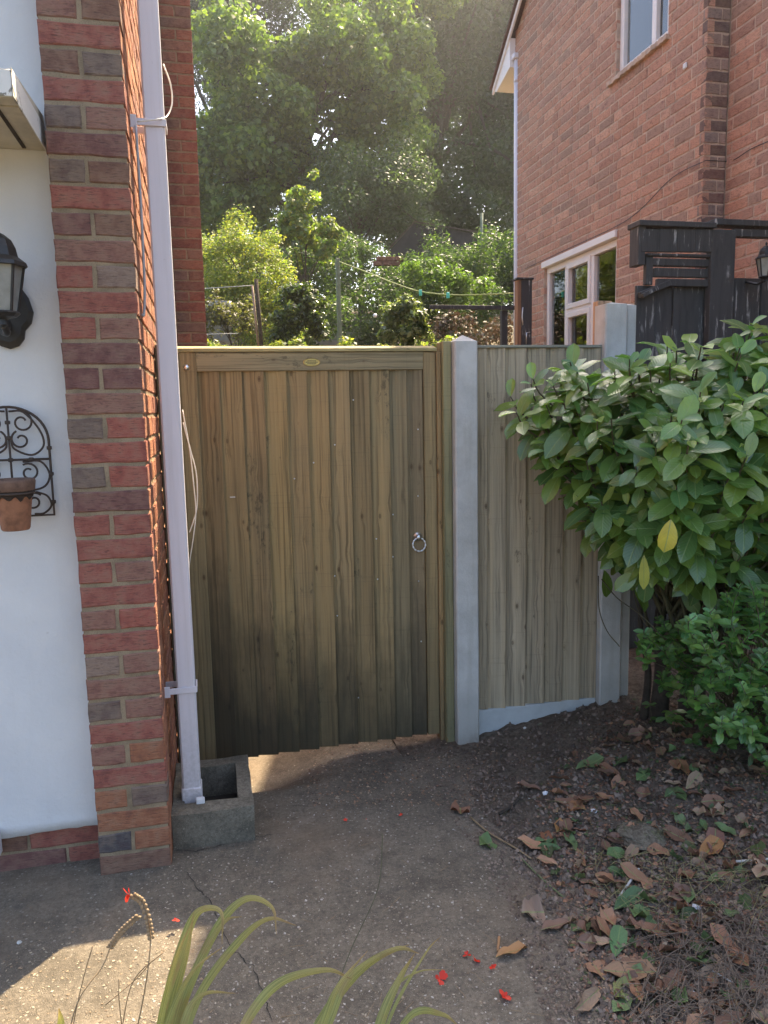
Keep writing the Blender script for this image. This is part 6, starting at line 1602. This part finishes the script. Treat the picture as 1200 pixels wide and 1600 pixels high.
# flower spikes
fs = thing('flower_spike', 'arching seed spike with one red trumpet flower at the tip, bottom left', 'flower spike', A(200, 1690, 1.35))
tube('stalk', spline([A(195, 1690, 1.35), A(222, 1570, 1.36), A(234, 1490, 1.38), A(234, 1450, 1.40), A(224, 1410, 1.41), A(208, 1398, 1.41)], 7), .0013, M['seed'], fs, 5)
bm = bmesh.new()
sp = spline([A(236, 1465, 1.39), A(232, 1440, 1.40), A(222, 1410, 1.41), A(208, 1399, 1.41)], 4)
for k, p in enumerate(sp):
    for s in (-1, 1):
        bmesh.ops.create_icosphere(bm, subdivisions=1, radius=.0034, matrix=Matrix.Translation(p+Vector((.0035*s, 0, .001*s))) @ Matrix.Diagonal((1, 1, 1.5, 1)))
link('seed_pod', bm_mesh(bm, 'seed_pod', True), M['seed'], fs)['kind'] = 'stuff'
flower(A(203, 1399, 1.41), .016, 'flower', None, parent=fs, up=(-1, -.3, -.1))
fs2 = thing('flower_spike', 'brown dry seed spike leaning right behind the red-tipped one, bottom left', 'flower spike', A(90, 1690, 1.35))
tube('stalk', spline([A(92, 1690, 1.35), A(120, 1570, 1.37), A(160, 1510, 1.40), A(178, 1470, 1.42), A(215, 1432, 1.43)], 7), .0013, M['seed'], fs2, 5)
bm = bmesh.new(); sp = spline([A(172, 1480, 1.42), A(190, 1455, 1.425), A(215, 1432, 1.43)], 6)
for k, p in enumerate(sp):
    for s in (-1, 1): bmesh.ops.create_icosphere(bm, subdivisions=1, radius=.003, matrix=Matrix.Translation(p+Vector((.003*s, 0, -.002*s))) @ Matrix.Diagonal((1.5, 1, 1.1, 1)))
link('seed_pod', bm_mesh(bm, 'seed_pod', True), M['seed'], fs2)['kind'] = 'stuff'
fs3 = thing('flower_spike', 'thin bare stalk forking beside the sunlit patch, bottom left', 'flower spike', A(115, 1690, 1.38))
for pts in (((185, 1690), (192, 1600), (210, 1530), (255, 1488)), ((165, 1570), (210, 1532), (235, 1505)), ((105, 1690), (115, 1600), (130, 1530), (145, 1478)), ((190, 1600), (186, 1560), (186, 1530))):
    tube('stalk', spline([A(x, y, 1.38) for x, y in pts], 5), .001, M['seed'], fs3, 5)
flower(gpos(275, 1453, .03), .014, 'fallen_flower', 'red-orange flower at the edge of the sunlit patch by the strap leaves', 'red fallen flowers')
strap([A(88, 1640, 1.30), A(95, 1600, 1.31), A(92, 1575, 1.31)], .014, fs3, label='small yellow leaf at the foot of the bare stalk')

# ================================================================ AIR AND LENS GLARE
def haze():
    t = bpy.data.materials.new('glare_haze'); t.use_nodes = True; nt = t.node_tree; nt.nodes.clear()
    o = nt.nodes.new('ShaderNodeOutputMaterial'); v = nt.nodes.new('ShaderNodeVolumePrincipled')
    v.inputs['Color'].default_value = (1, 1, 1, 1); v.inputs['Density'].default_value = 0.0027; v.inputs['Anisotropy'].default_value = 0.85  # thin forward-scattering haze added to imitate a veil of lens glare
    nt.links.new(v.outputs[0], o.inputs['Volume'])
    bm = bmesh.new(); add_box(bm, (-85, -75, -2), (95, 95, 22), 0)
    tag(link('haze', bm_mesh(bm, 'haze'), t), kind='stuff')
haze()
